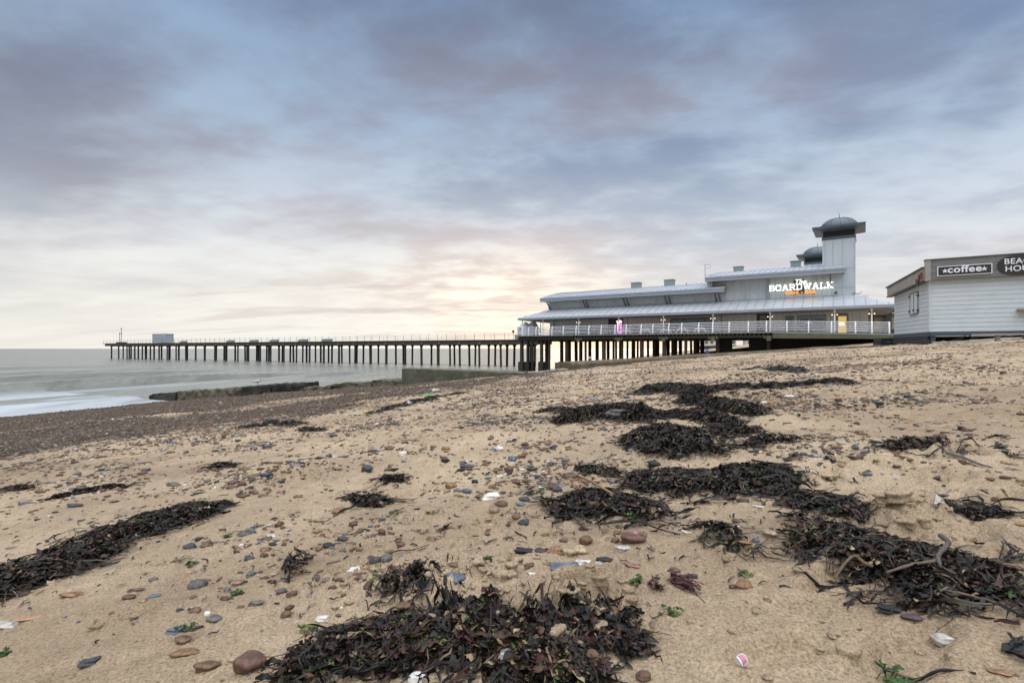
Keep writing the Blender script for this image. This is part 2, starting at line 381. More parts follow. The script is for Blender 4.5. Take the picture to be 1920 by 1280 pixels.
# ------------------------------------------------------------------ seaweed heaps: outlines read off the photo, laid on the ground
# name, label, polyline [(px,py,half width in m)], height, amount, green share, brown share, twig share
HEAPS = [
 ('A', 'long black seaweed heap with curled fronds and green weed at the left edge', [(-60,1110,.24),(60,1068,.24),(150,1035,.21),(250,995,.19),(340,972,.15),(410,955,.05)], .13, 3400, .05, .16, .05),
 ('B', 'biggest seaweed heap, black and tangled with brown leaves, nearest', [(560,1270,.05),(640,1225,.085),(740,1205,.11),(850,1215,.11),(930,1235,.13),(1020,1262,.10),(1090,1275,.05)], .075, 3200, .09, .22, .10),
 ('C', 'dark seaweed heap with tan stalks on its top, just below the longer middle heap', [(1055,950,.09),(1110,945,.17),(1160,955,.17),(1215,968,.09)], .10, 1000, .05, .18, .14),
 ('D', 'long thick black heap with wine red and green pieces, mid beach', [(1215,905,.14),(1290,908,.24),(1370,912,.24),(1440,915,.15),(1475,905,.07)], .12, 1700, .10, .16, .06),
 ('E', 'thin trail of dark twiggy weed running down from the long middle heap', [(1440,925,.07),(1500,945,.10),(1560,960,.08),(1600,975,.03)], .05, 480, .04, .1, .25),
 ('F', 'wide seaweed heap caught round a bent grey branch', [(1520,985,.06),(1560,1020,.10),(1600,1060,.15),(1680,1075,.20),(1750,1085,.16),(1820,1110,.10),(1900,1145,.07),(1960,1165,.05)], .075, 2000, .08, .20, .12),
 ('G', 'rounded brown seaweed mound dotted with green, highest of the heaps below the strip of three', [(1205,838,.14),(1245,830,.25),(1285,846,.25),(1315,850,.12)], .20, 1300, .10, .14, .06),
 ('H', 'dark seaweed mound with a grey stone lying in it', [(1062,797,.12),(1105,787,.28),(1160,787,.30),(1205,796,.15)], .22, 1300, .06, .10, .05),
 ('I', 'long low strip of dark weed joining two mounds', [(1220,790,.1),(1270,786,.15),(1330,791,.14),(1385,798,.08)], .12, 700, .05, .1, .05),
 ('J', 'dark seaweed mound behind the strip, with weed trailing to its right', [(1280,768,.12),(1305,763,.26),(1355,774,.16),(1420,784,.10)], .18, 800, .07, .1, .05),
 ('K', 'far dark seaweed mound nearest the tall pile of fronds in the middle distance', [(1210,742,.18),(1250,735,.36),(1285,740,.34),(1325,750,.15)], .20, 900, .05, .1, .05),
 ('L', 'flat far patch of dark weed right of the farthest mound', [(1335,737,.16),(1370,734,.28),(1400,737,.12)], .12, 350, .05, .1, .05),
 ('M', 'far strip of black weed high on the sand', [(1425,735,.15),(1480,729,.28),(1540,724,.28),(1590,726,.12)], .12, 500, .03, .1, .05),
 ('N', 'thin dark weed line far up the beach', [(1410,694,.3),(1460,692,.4),(1500,698,.25)], .08, 120, .03, .1, .05),
 ('O', 'small black weed tuft with a long trailing stalk above the long left heap', [(105,935,.05),(150,920,.09),(200,912,.06),(235,914,.02)], .045, 260, .05, .12, .1),
 ('P', 'flat clump of black twigs on bare sand by a white shard', [(1735,945,.05),(1790,957,.09),(1840,965,.08),(1880,973,.03)], .04, 220, .04, .08, .4),
 ('Q', 'dark weed clump beside an oval brown stone on the upper sand', [(1690,853,.06),(1720,846,.16),(1760,850,.08)], .07, 170, .07, .2, .1),
 ('R', 'low dark weed scraps left of the small leaning mound on upper sand', [(1020,772,.12),(1045,768,.2),(1060,775,.1)], .07, 120, .08, .1, .1),
 ('S', 'black and green weed lying on the edge of the shingle', [(440,803,.1),(490,797,.22),(545,793,.15),(600,800,.08)], .06, 220, .15, .12, .08),
 ('T', 'dark tideline of weed at the top of the shingle band', [(700,772,.12),(760,758,.22),(810,745,.22),(870,735,.15)], .06, 230, .06, .1, .08),
 ('U', 'purple brown weed clump with bright green fronds under it', [(665,942,.04),(695,943,.07),(715,947,.04)], .05, 130, .32, .3, .05),
 ('V', 'small black branching weed beside a blue black pebble', [(718,905,.03),(735,906,.07),(752,908,.03)], .04, 90, .02, .1, .1),
 ('W', 'little brown and black weed knot stuck upright in soft sand', [(735,1115,.03),(765,1112,.06),(790,1100,.03)], .05, 150, .04, .5, .15),
 ('X', 'black frond bundle with a brown lobed leaf at the end of the front heap', [(1080,1180,.04),(1120,1200,.055),(1165,1215,.045)], .03, 230, .03, .25, .1),
 ('Y', 'thin green twig of weed sticking out of clean sand', [(1310,990,.02),(1350,1005,.04),(1380,1030,.02)], .02, 70, .2, .1, .4),
 ('Z', 'small heap of dark weed at the picture edge above the long left heap', [(-30,920,.08),(20,915,.09),(50,916,.03)], .04, 150, .02, .1, .1),
 ('AA', 'scrappy dark fronds and green pieces right of the strip', [(1400,845,.07),(1440,838,.15),(1475,836,.08)], .07, 170, .14, .2, .1),
 ('AB', 'dark twiggy scraps between the round mound and upper strip', [(1330,822,.07),(1375,815,.2),(1420,818,.12)], .07, 190, .05, .12, .12),
 ('AC', 'small weed tangle lying left of the round mound', [(1085,880,.04),(1120,885,.1),(1150,880,.06)], .04, 120, .12, .15, .25),
 ('AD', 'leafy black tuft just left of three pebbles on upper left sand', [(398,880,.03),(415,874,.08),(432,868,.03)], .04, 110, .08, .1, .1),
]
for h in HEAPS:
    pts = [(*gp(a, b), w) for a, b, w in h[2]]
    dd_ = np.mean([q[1] for q in pts]); MOUNDS.append((pts, h[3]*(.34 if dd_ < 2.6 else .42)))
def moundz(x, y, pts, hh):
    best = np.zeros(np.shape(x))
    for (x0,y0,w0),(x1,y1,w1) in zip(pts[:-1], pts[1:]):
        dx, dy = x1-x0, y1-y0; t = np.clip(((x-x0)*dx+(y-y0)*dy)/(dx*dx+dy*dy), 0, 1)
        d = np.hypot(x-x0-t*dx, y-y0-t*dy); w = w0+(w1-w0)*t
        best = np.maximum(best, np.clip(1-(d/w)**2, 0, 1)*np.minimum(1, w/ (max(p[2] for p in pts)*.6)))
    return best*hh

X, Y, nr, na = polar(720, 1150, 60, .75, 420)
Z = H(X, Y)
far = sstep(60, 110, np.hypot(X, Y)); Z = Z*(1-far)+G0(X, Y)*far
sh = shingle(X, Y); wetm = sstep(.35, .02, Z); 
sandC = np.stack([sh, np.clip(.35+.65*sh, 0, 1), wetm, np.ones_like(Z)], -1)
V = np.stack([X, Y, Z], -1).reshape(-1, 3)
beach = npmesh('beach', V, gridfaces(nr, na), M['sand'], sandC.reshape(-1, 4))
tag(beach, 'pale brown sand beach with shingle bands and footprints', 'beach', kind='structure')

# ------------------------------------------------------------------ sea
def sea_material():
    m, n, l, b = newmat('sea_water')
    v = coord(n, l)
    at = n.new('ShaderNodeAttribute'); at.attribute_name = 'Col'; sp = n.new('ShaderNodeSeparateColor'); l.new(at.outputs['Color'], sp.inputs[0])
    # streaks run along the wave crests
    mp = n.new('ShaderNodeMapping'); mp.inputs['Rotation'].default_value = (0,0,R(20)); mp.inputs['Scale'].default_value = (1,.22,1)
    tc = n.new('ShaderNodeTexCoord'); l.new(tc.outputs['Object'], mp.inputs['Vector']); sv = mp.outputs['Vector']
    f1 = noise(n, l, sv, .55, 4, .6, .4); f2 = noise(n, l, sv, 2.2, 4, .6, .3); f3 = noise(n, l, sv, .12, 3, .5)
    body = ramp(n, l, f1, [(.3, (.14,.145,.115)), (.7, (.23,.235,.21))])
    fo = mth(n, l, 'MULTIPLY', sp.outputs[0], mth(n, l, 'ADD', .55, mth(n, l, 'MULTIPLY', f2, .9)), clamp=True)
    c = mixc(n, l, fo, body, (.48,.52,.56,1))
    l.new(c, b.inputs['Base Color'])
    b.inputs['IOR'].default_value = 1.333
    b.inputs['Specular IOR Level'].default_value = .20
    l.new(mth(n, l, 'ADD', .24, mth(n, l, 'MULTIPLY', fo, .6)), b.inputs['Roughness'])
    h = mth(n, l, 'ADD', mth(n, l, 'ADD', mth(n, l, 'MULTIPLY', f1, .55), mth(n, l, 'MULTIPLY', f2, .16)), mth(n, l, 'MULTIPLY', f3, 1.0))
    bump(n, l, b, h, .8, .9)
    return m
M['sea'] = sea_material()
Xs, Ys, nr2, na2 = polar(620, 900, 40, 14, 9000, R(60))
keep = slice(22, None)
Xs, Ys = Xs[keep], Ys[keep]; nr2 = Xs.shape[0]
# distance seaward, measured across the crest lines (crests run roughly along the shore)
cx_, sx_ = math.cos(R(-22)), math.sin(R(-22))
S = -(Xs*cx_ + Ys*sx_) ; T = -Xs*sx_ + Ys*cx_
Zs = .035*fbm(Xs*.25, Ys*.08, 3, 200)
def swell(s0, t0, amp, wid, tw, bend=0):
    c = S - s0 - bend*(T-t0)**2/100 - .5*vnoise(T*.09, T*0, int(s0*7) % 97)
    prof = np.where(c < 0, np.exp(-(c/(wid*.55))**2), np.exp(-(c/(wid*1.5))**2))
    return amp*prof*np.exp(-((T-t0)/tw)**2)
P1 = (-33.0, 47.0)
def st(x, y): return -(x*cx_+y*sx_), -x*sx_+y*cx_
for (x, y, a, w, tw, bd) in [(-35.5,47,.75,.95,19,0),(-50,60,.5,2.0,18,0),(-31,66,.22,1.8,12,0),(-22,64,.45,1.4,6,0),(-62,72,.26,3,30,0),(-44,34,.26,1.8,14,0),(-80,90,.3,4,40,0),(-28,31,.10,1.0,9,0)]:
    s0, t0 = st(x, y); Zs = Zs + swell(s0, t0, a, w, tw, bd)
Zs = Zs*sstep(6000, 300, np.hypot(Xs, Ys))
Zb = H(Xs, Ys); depth = -Zb
foam = sstep(.70, .08, depth+.7*fbm(Xs*.5, Ys*.25, 3, 210))*.7
foam = np.maximum(foam, .85*sstep(.05,.4, vnoise(S*.45+3, T*.09, 17)+.12)*sstep(-20, -26, Xs)*sstep(2.2, .7, depth))
s0, t0 = st(-33.2, 47); foam = np.maximum(foam, .55*np.exp(-((S-s0+1.3)/1.6)**2)*np.exp(-((T-t0)/18)**2))
foam *= sstep(75, 50, np.hypot(Xs, Ys)); foam *= (Xs < 25)
seaC = np.stack([foam, foam*0, foam*0, np.ones_like(foam)], -1)
Zs = Zs*sstep(-.1, .8, depth) + .02
sea = npmesh('sea', np.stack([Xs, Ys, Zs], -1).reshape(-1, 3), gridfaces(nr2, na2), M['sea'], seaC.reshape(-1, 4))
tag(sea, 'grey green sea with smooth swell and white foam at the edge', 'sea', kind='structure')

# ------------------------------------------------------------------ pavilion frame: u along the facade, v away from the camera
AX = math.atan2(-.539, .842); U_ = np.array((math.cos(AX), math.sin(AX))); N_ = np.array((-math.sin(AX), math.cos(AX)))
O_ = np.array((1.08, 69.1)); DZ = 5.15
def u_at(px, v):
    xr = (px-960)/FP; ox, oy = O_+N_*v
    return (xr*oy-ox)/(U_[0]-xr*U_[1])
def z_at(px, py, v):
    u = u_at(px, v); y = (O_+N_*v+U_*u)[1]; return EYE+(HZ-py)*y/FP
def wxy(u, v): p = O_+U_*u+N_*v; return p[0], p[1]
UEND = u_at(1676, 0); B = 24.0           # facade length; building depth incl. both verandahs
def L(zw): return zw-DZ                  # world height -> local
DKZ = lambda u: L(5.15 - .40*max(0., min(1., (u-u_at(1450,0))/(UEND-u_at(1450,0)))))

pav = empty('pavilion', (*O_, DZ), AX, 'long grey clad seaside pavilion with curved roofs, domed tower and lit sign', 'pavilion')
VW = 3.4
uL, uR = u_at(1031, VW), u_at(1628, VW)
# lower wall: vertical panels (shallow joints are gaps between boards)
b = MB(); ub = uL
b.box(uL, uR, VW, B-VW, -.1, L(8.75))
b.build('lower_wall', M['wall_low'], pav)
b = MB(); x = uL+.6
while x < uR-.5:
    b.box(x-.012, x+.012, VW-.012, VW-.002, 0, L(7.6)); x += .62
for px in (1040, 1177, 1353): u = u_at(px, VW); MB().box(u-.06, u+.06, VW-.1, VW-.013, 0, L(7.5)).build('drainpipe', M['fascia'], pav)
b.build('wall_joint', M['fascia'], pav)
# lower roof: hipped skirt
zE, zT = L(7.50), L(8.80); ov = 0.0
def skirt(u0, u1, v0, v1, w, ze, zt, name, th=.10):
    b = MB()
    o4 = [(u0,v0),(u1,v0),(u1,v1),(u0,v1)]; i4 = [(u0+w,v0+w),(u1-w,v0+w),(u1-w,v1-w),(u0+w,v1-w)]
    for k in range(4):
        k2 = (k+1) % 4
        q = [(*o4[k],ze),(*o4[k2],ze),(*i4[k2],zt),(*i4[k],zt)]
        q2 = [(p[0],p[1],p[2]-th) for p in q]
        b.hexa(q2, q)
    return b
rf = skirt(-.3, UEND+.3, 0, B, VW+.02, zE, zT, 'r').build('lower_roof', M['roof'], pav)
b = MB(); u = .6      # standing seams
while u < UEND-.2:
    ua = u; ut = min(max(u, VW-.3+.1), UEND+.3-VW-.1)
    if ua < VW-.3: pass
    f = 1.0
    if u < VW-.3: f = (u+.3)/VW
    if u > UEND+.3-VW: f = (UEND+.3-u)/VW
    b.bar((u, .02, zE+.02), (u, .02+VW*f*.99, zE+.02+(zT-zE)*f*.99), .05, .05); u += .88
b.build('roof_seam', M['fascia'], rf)
b = MB(); b.box(-.36, UEND+.36, -.10, .05, zE-.30, zE+.0).box(-.36, -.22, .06, B, zE-.30, zE).box(UEND+.22, UEND+.36, .06, B, zE-.30, zE)
b.build('lower_gutter', M['fascia'], pav, bevel=.03)
MB().box(-.2, UEND+.2, .06, B-.1, zE-.33, zE-.26).build('soffit', M['soffit'], pav)
# upper wall and roofs
uU0, uU1 = u_at(1028, VW), u_at(1565, VW)
uM = u_at(1322, 2.0)
MB().box(uU0, uU1, VW+.02, B-VW-.02, L(8.76), L(10.1)).box(uM+.6, uU1-.0, VW+.021, B-VW-.03, L(10.1), L(11.3)).build('upper_wall', M['wall'], pav)
b = MB(); x = uU0+.5; b.box(uU0, uU1, VW+.008, VW+.018, L(8.8), L(8.86))
while x < uU1-.1:
    b.box(x-.012, x+.012, VW+.004, VW+.019, L(8.8), L(9.7) if x < uM+.6 else L(10.95)); x += .86
for q in (1438, 1443): MB().box(u_at(q,VW)-.06, u_at(q,VW)+.06, VW-.08, VW+.003, L(8.8), L(10.9)).build('drainpipe', M['fascia'], pav)
b.build('wall_joint', M['fascia'], pav)
def barrel(u0, u1, v0, v1, z0, rise, th, name, nseg=18):
    b = MB(); o = 0
    for (uu) in (u0, u1):
        for s in (0, 1):
            for i in range(nseg+1):
                t = i/nseg; v = v0+(v1-v0)*t; z = z0+rise*4*t*(1-t)
                b.v.append((uu, v, z-s*th))
    n = nseg+1
    for i in range(nseg):
        b.f += [(i, i+1, 2*n+i+1, 2*n+i), (n+i+1, n+i, 3*n+i, 3*n+i+1), (i+1, i, n+i, n+i+1), (2*n+i, 2*n+i+1, 3*n+i+1, 3*n+i)]
    b.f += [(0, 2*n, 3*n, n), (nseg, n+nseg, 3*n+nseg, 2*n+nseg)]
    r = b.build(name, M['roof'], pav)
    s = MB(); u = u0+.5
    while u < u1-.1:
        pts = []
        for i in range(10):
            t = i/9*.62; pts.append((u, v0+(v1-v0)*t, z0+rise*4*t*(1-t)+.02))
        for a, c in zip(pts[:-1], pts[1:]): s.bar(a, c, .05, .06)
        u += .55
    s.build('roof_seam', M['fascia'], r)
    return r
V2 = 2.0
uA0, uA1 = u_at(1013, V2), u_at(1358, V2)
uB1 = u_at(1585, V2)
zf1, zf2 = L(9.70), L(10.95)
barrel(uA0, uA1, V2, B-V2, zf1+.52, 1.50, .22, 'upper_roof')
barrel(uM, uB1, V2, B-V2, zf2+.50, 1.45, .22, 'high_roof')
MB().box(uA0, uA1, V2-.10, V2+.12, zf1, zf1+.46).box(uA0, uA1, V2-.16, V2-.101, zf1+.30, zf1+.52).build('upper_fascia', M['fascia'], pav, bevel=.02)
MB().box(uM, uB1, V2-.10, V2+.12, zf2-.02, zf2+.46).box(uM, uB1, V2-.16, V2-.101, zf2+.28, zf2+.52).build('high_fascia', M['fascia'], pav, bevel=.02)
MB().box(uA0+.05, uA1-.05, V2+.13, VW+.3, zf1+.06, zf1+.12).build('upper_soffit', M['soffit'], pav)
MB().box(uM+.05, uB1-.05, V2+.13, VW+.3, zf2+.06, zf2+.12).build('high_soffit', M['soffit'], pav)
# step wall between roofs
MB().box(uM+.02, uM+.6, V2+.8, B-V2-.8, zf1+.7, zf2+.6).build('step_wall', M['wall'], pav)
for px in (1029, 1096, 1171, 1249, 1342):
    for k in (0, .42):
        if px == 1029 and k: continue
        u = u_at(px, VW-.5)+k; MB().bar((u, V2+.2, zf1+.05), (u, VW-.03, zf1-.95), .10, .13).build('roof_strut', M['trim'], pav)
MB().bar((u_at(1557,VW), V2+.3, zf2+.05), (u_at(1557,VW), VW-.03, zf2-1.0), .10, .13).build('roof_strut', M['trim'], pav)
# roof vents
for (pa, pb, pt, pbm, v) in [(1183,1199,529.5,541,9),(1245,1262,524,536,9),(1375,1392,499.5,511,9),(1482,1501,489,501,9)]:
    ua, uc = u_at(pa, v), u_at(pb, v); zt = z_at(pa, pt, v); zb = z_at(pa, pbm, v)-.8
    vb = MB().box(ua, uc, v, v+1.0, L(zb), L(zt)-.14).box(ua-.07, uc+.07, v-.07, v+1.07, L(zt)-.14, L(zt)).build('roof_vent', M['vent'], pav, bevel=.03)
# aerial frame at the roof step
ua = u_at(1322, 3.2); zb, zt = L(z_at(1322, 522, 3.2)), L(z_at(1322, 496, 3.2))
b = MB().tube([(ua,3.2,zb-.3),(ua,3.2,zt)], .035).tube([(ua,3.2,zt-.02),(ua+.45,3.2,zt-.02),(ua+.62,3.2,zt-.25),(ua+.5,3.2,zt-.45),(ua+.1,3.2,zt-.42)], .025)
b.tube([(ua,3.2,zb+.35),(ua+1.0,3.2,zb+.38),(ua+1.1,3.2,zb-.1)], .03)
b.build('roof_rail', M['fascia'], pav)
b = MB().tube([(u_at(1287,7),7,zf1+1.3),(u_at(1287,7),7,zf1+1.95)], .05).build('flue', M['vent'], pav)
# verandah columns with lamps
for i, px in enumerate((975.5+4, 1018, 1085, 1160, 1244, 1337, 1444, 1565, 1634.5)):
    v = .45; u = u_at(px, v)
    c = MB().tube([(u, v, DKZ(u)), (u, v, zE-.32)], .065, 10).box(u-.14, u+.14, v-.14, v+.14, zE-.36, zE-.33).build('column', M['white'], pav, smooth=False)
    if i == 0: continue
    for k in (-1, 1):
        if px == 1018 and k == 1: continue
        MB().lathe(u+k*.21, v-.12, [(0.0,zE-.87),(.045,zE-.86),(.065,zE-.82),(.03,zE-.77),(0,zE-.765)], 10).build('lamp', M['lamp'], c, smooth=True)
    MB().bar((u-.21,v-.1,zE-.72),(u+.21,v-.1,zE-.72), .035, .035).build('lamp_arm', M['trim'], c)
for (u, v) in ((.1, 5.5), (.1, 11), (.1, 16.5)):
    MB().tube([(u, v, DKZ(u)), (u, v, zE-.32)], .065, 10).build('column', M['white'], pav)
# windows and doors on the verandah wall
def wall_rect(pa, pb, pt, pb_, v=VW):
    ua, uc = u_at(pa, v), u_at(pb, v); return ua, uc, L(z_at((pa+pb)/2, pt, v)), (0.02 if pb_ is None else L(z_at((pa+pb)/2, pb_, v)))
ua, uc, zt, zb = wall_rect(1257, 1337, 596, 620)
w = MB().box(ua, uc, VW-.07, VW-.01, zb, zt).build('window', M['trim'], pav)
nw = 6; wd = (uc-ua-.16)/nw
for i in range(nw):
    MB().box(ua+.1+i*wd, ua+.02+(i+1)*wd, VW-.085, VW-.072, zb+.08, zt-.1).build('pane', M['glass'], w)
MB().box(ua+3*wd+.02, ua+3*wd+.13, VW-.12, VW-.086, zb, zt-.05).build('mullion', weathered('mull', (.32,.22,.2,1)), w)
ua, uc, zt, zb = wall_rect(1143, 1167, 597, None)
d = MB().box(ua, uc, VW-.03, VW-.008, zb+.0, zt).build('doorway', M['door_dk'], pav)
MB().box(ua-.12, ua-.005, VW-.13, VW-.006, 0, zt+.12).box(uc+.005, uc+.12, VW-.13, VW-.006, 0, zt+.12).box(ua, uc, VW-.13, VW-.006, zt+.005, zt+.12).build('door_frame', M['trim'], d)
ua, uc, zt, zb = wall_rect(1419, 1443, 586, None)
d = MB().box(ua, uc, VW-.05, VW-.008, zb, zt).build('door_panel', M['door_dk'], pav)
ua, uc, zt, zb = wall_rect(1424.5, 1437, 591, 613)
MB().box(ua, uc, VW-.08, VW-.055, zb, zt).build('poster', M['poster'], d)
mid = (ua+uc)/2
b = MB()
for k in range(5): b.bar((mid-.25+k*.12, VW-.09, (zb+zt)/2-.35), (mid+math.sin(k)*.2, VW-.09, (zb+zt)/2+.3), .03, .02)
b.build('poster_drawing', M['trim'], d)
for (pa, pb, pt) in ((1472, 1489, 592),):
    ua, uc, zt, zb = wall_rect(pa, pb, pt, None)
    d = MB().box(ua, uc, VW-.06, VW-.008, zb, zt).build('side_door', M['door'], pav)
    MB().box(ua+.18, uc-.18, VW-.08, VW-.063, zb+.3, zt-.25).build('pane', M['doorglass'], d)
    MB().box(ua+.18, uc-.18, VW-.082, VW-.063, zt-.2, zt-.08).build('door_sign', weathered('yl', (.25,.22,.04,1)), d)
    MB().tube([(uc-.1,VW-.1,.9),(uc-.1,VW-.1,1.2)], .02).build('handle', M['trim'], d)
ua, uc, zt, zb = wall_rect(1495, 1549, 590, None)
d = MB().box(ua, uc, VW-.06, VW-.008, zb, zt).build('double_door', M['door'], pav)
um = (ua+uc)/2
for a, c in ((ua, um), (um, uc)):
    f = MB().box(a+.06, c-.06, VW-.09, VW-.062, zb, zt-.1).build('door_leaf', M['fascia'], d)
    MB().box(a+.28, c-.28, VW-.105, VW-.092, zb+.25, zt-.4).build('pane', M['doorglass'], d)
ua, uc, zt, zb = wall_rect(1568, 1591, 587, None); zb = DKZ((ua+uc)/2)+.02
d = MB().box(ua, uc, VW-.05, VW-.008, zb, zt).build('front_door', M['door'], pav)
ua, uc, zt, _ = wall_rect(1571.5, 1587, 593, None)
MB().box(ua, uc, VW-.09, VW-.055, zb, zt).build('lit_pane', M['doorlit'], d)
mid = (ua+uc)/2
MB().box(mid-.3, mid+.2, VW-.10, VW-.092, zt-.95, zt-.55).build('door_notice', M['warmglow'], d)
MB().tube([(uc-.06,VW-.13,zb+.85),(uc-.06,VW-.13,zb+1.25)], .02).build('handle', M['trim'], d)
for px in (1455.5, 1469, 1483):
    u = u_at(px, VW); z = L(z_at(px, 585.5, VW)); MB().tube([(u, VW-.16, z), (u, VW-.0, z)], .085, 12).build('wall_speaker', M['trim'], pav)
u = u_at(1567.5, VW-.1); z = L(z_at(1567, 549, VW)); MB().box(u-.1, u+.1, VW-.25, VW+.01, z-.1, z+.12).build('floodlight', M['trim'], pav)
# small curled ornament on the right of the lower roof
u0 = u_at(1600, VW-.2); zz = zT
MB().tube([(u0-.1,VW,zz+.05),(u0+.1,VW,zz+.18),(u0+.35,VW,zz+.08),(u0+.6,VW,zz+.14),(u0+.75,VW,zz+.36)], [.04,.04,.04,.03,.015], 6).build('roof_bracket', M['trim'], pav)

# towers
def tower(u0, v0, w, d, z0, wtop, parent, rz=.035, back=False):
    t = bpy.data.objects.new('tower', None); col.objects.link(t); t.parent = parent; t.location = (u0, v0, 0); t.rotation_euler = (0,0,-rz)
    def bld(b, nm, mt, **k):
        o = b.build(nm, mt, t, **k); return o
    # a tower is itself one mesh (walls) carrying its parts
    bld(MB().box(0, w, 0, d, z0, wtop), 'tower_wall', M['towerwall'])
    j = MB()
    for x in (.22, .92, 1.75, w-.08): j.box(x-.012, x+.012, -.018, -.003, z0, wtop)
    for z in (wtop-3.1, wtop-5.0, wtop-6.6):
        if z > z0: j.box(0, w, -.02, -.004, z-.015, z+.015)
    bld(j, 'panel_joint', M['fascia'])
    zl = wtop
    bld(MB().box(-.06, w+.06, -.08, d+.08, zl+.002, zl+.28), 'band', M['lead_dk'], bevel=.02)
    lv = MB().box(.06, w-.06, .06, d-.06, zl+.28, zl+1.02)
    for k in range(5): lv.hexa([(.02,-.0,zl+.32+k*.14),(w-.02,0,zl+.32+k*.14),(w-.02,.055,zl+.36+k*.14),(.02,.055,zl+.36+k*.14)],
                               [(.02,-.0,zl+.34+k*.14),(w-.02,0,zl+.34+k*.14),(w-.02,.055,zl+.38+k*.14),(.02,.055,zl+.38+k*.14)])
    bld(lv, 'louvre', M['louvre'])
    bld(MB().box(-.03, .058, .02, .5, zl+.28, zl+1.0).box(-.03,.058,d-.5,d-.02,zl+.28,zl+1.0), 'corner_trim', M['timber_lit'])
    e = .85
    ze = zl+1.28
    b = MB()   # sloping soffit and upright fascia
    b.hexa([(-.04,-.04,zl+.86),(w+.04,-.04,zl+.86),(w+.04,d+.04,zl+.86),(-.04,d+.04,zl+.86)], [(-e,-e,ze-.22),(w+e,-e,ze-.22),(w+e,d+e,ze-.22),(-e,d+e,ze-.22)])
    b.hexa([(-e,-e,ze-.218),(w+e,-e,ze-.218),(w+e,d+e,ze-.218),(-e,d+e,ze-.218)], [(-e-.03,-e-.03,ze),(w+e+.03,-e-.03,ze),(w+e+.03,d+e+.03,ze),(-e-.03,d+e+.03,ze)])
    bld(b, 'eaves', M['lead_dk'])
    rad = w/2+.33; hh = 1.12; prof = []
    for i in range(13):
        a = math.pi/2*i/12; prof.append((rad*math.cos(a)**.92 if i < 12 else .01, ze+.02+hh*math.sin(a)))
    bld(MB().lathe(w/2, d/2, [(rad+.12, ze+.003),(rad+.1, ze+.06)]+prof, 40), 'dome', M['lead'], smooth=True)
    s = MB()
    for k in range(12):
        a = 2*math.pi*k/12+.1
        s.tube([(w/2+r*math.cos(a), d/2+r*math.sin(a), z+.01) for r, z in prof[:-1]], .022, 5)
    bld(s, 'dome_rib', M['lead_dk'])
    bld(MB().tube([(w/2,d/2,ze+hh),(w/2,d/2,ze+hh+.55)], [.045,.02], 8).lathe(w/2,d/2,[(.16,ze+hh-.02),(.12,ze+hh+.05),(.02,ze+hh+.07)],12), 'finial', M['lead_dk'])
    return t
ut0 = u_at(1542, VW+.1); ut1 = u_at(1603.5, VW+.1); tw = ut1-ut0
wt = L(z_at(1542, 451, VW+.1))
tower(ut0, VW+.10, tw, tw+.1, L(8.3), wt, pav)
v2_ = 20.2; tower(u_at(1531.8, v2_+tw/2)-tw/2, v2_, tw, tw, L(8.3), wt, pav)

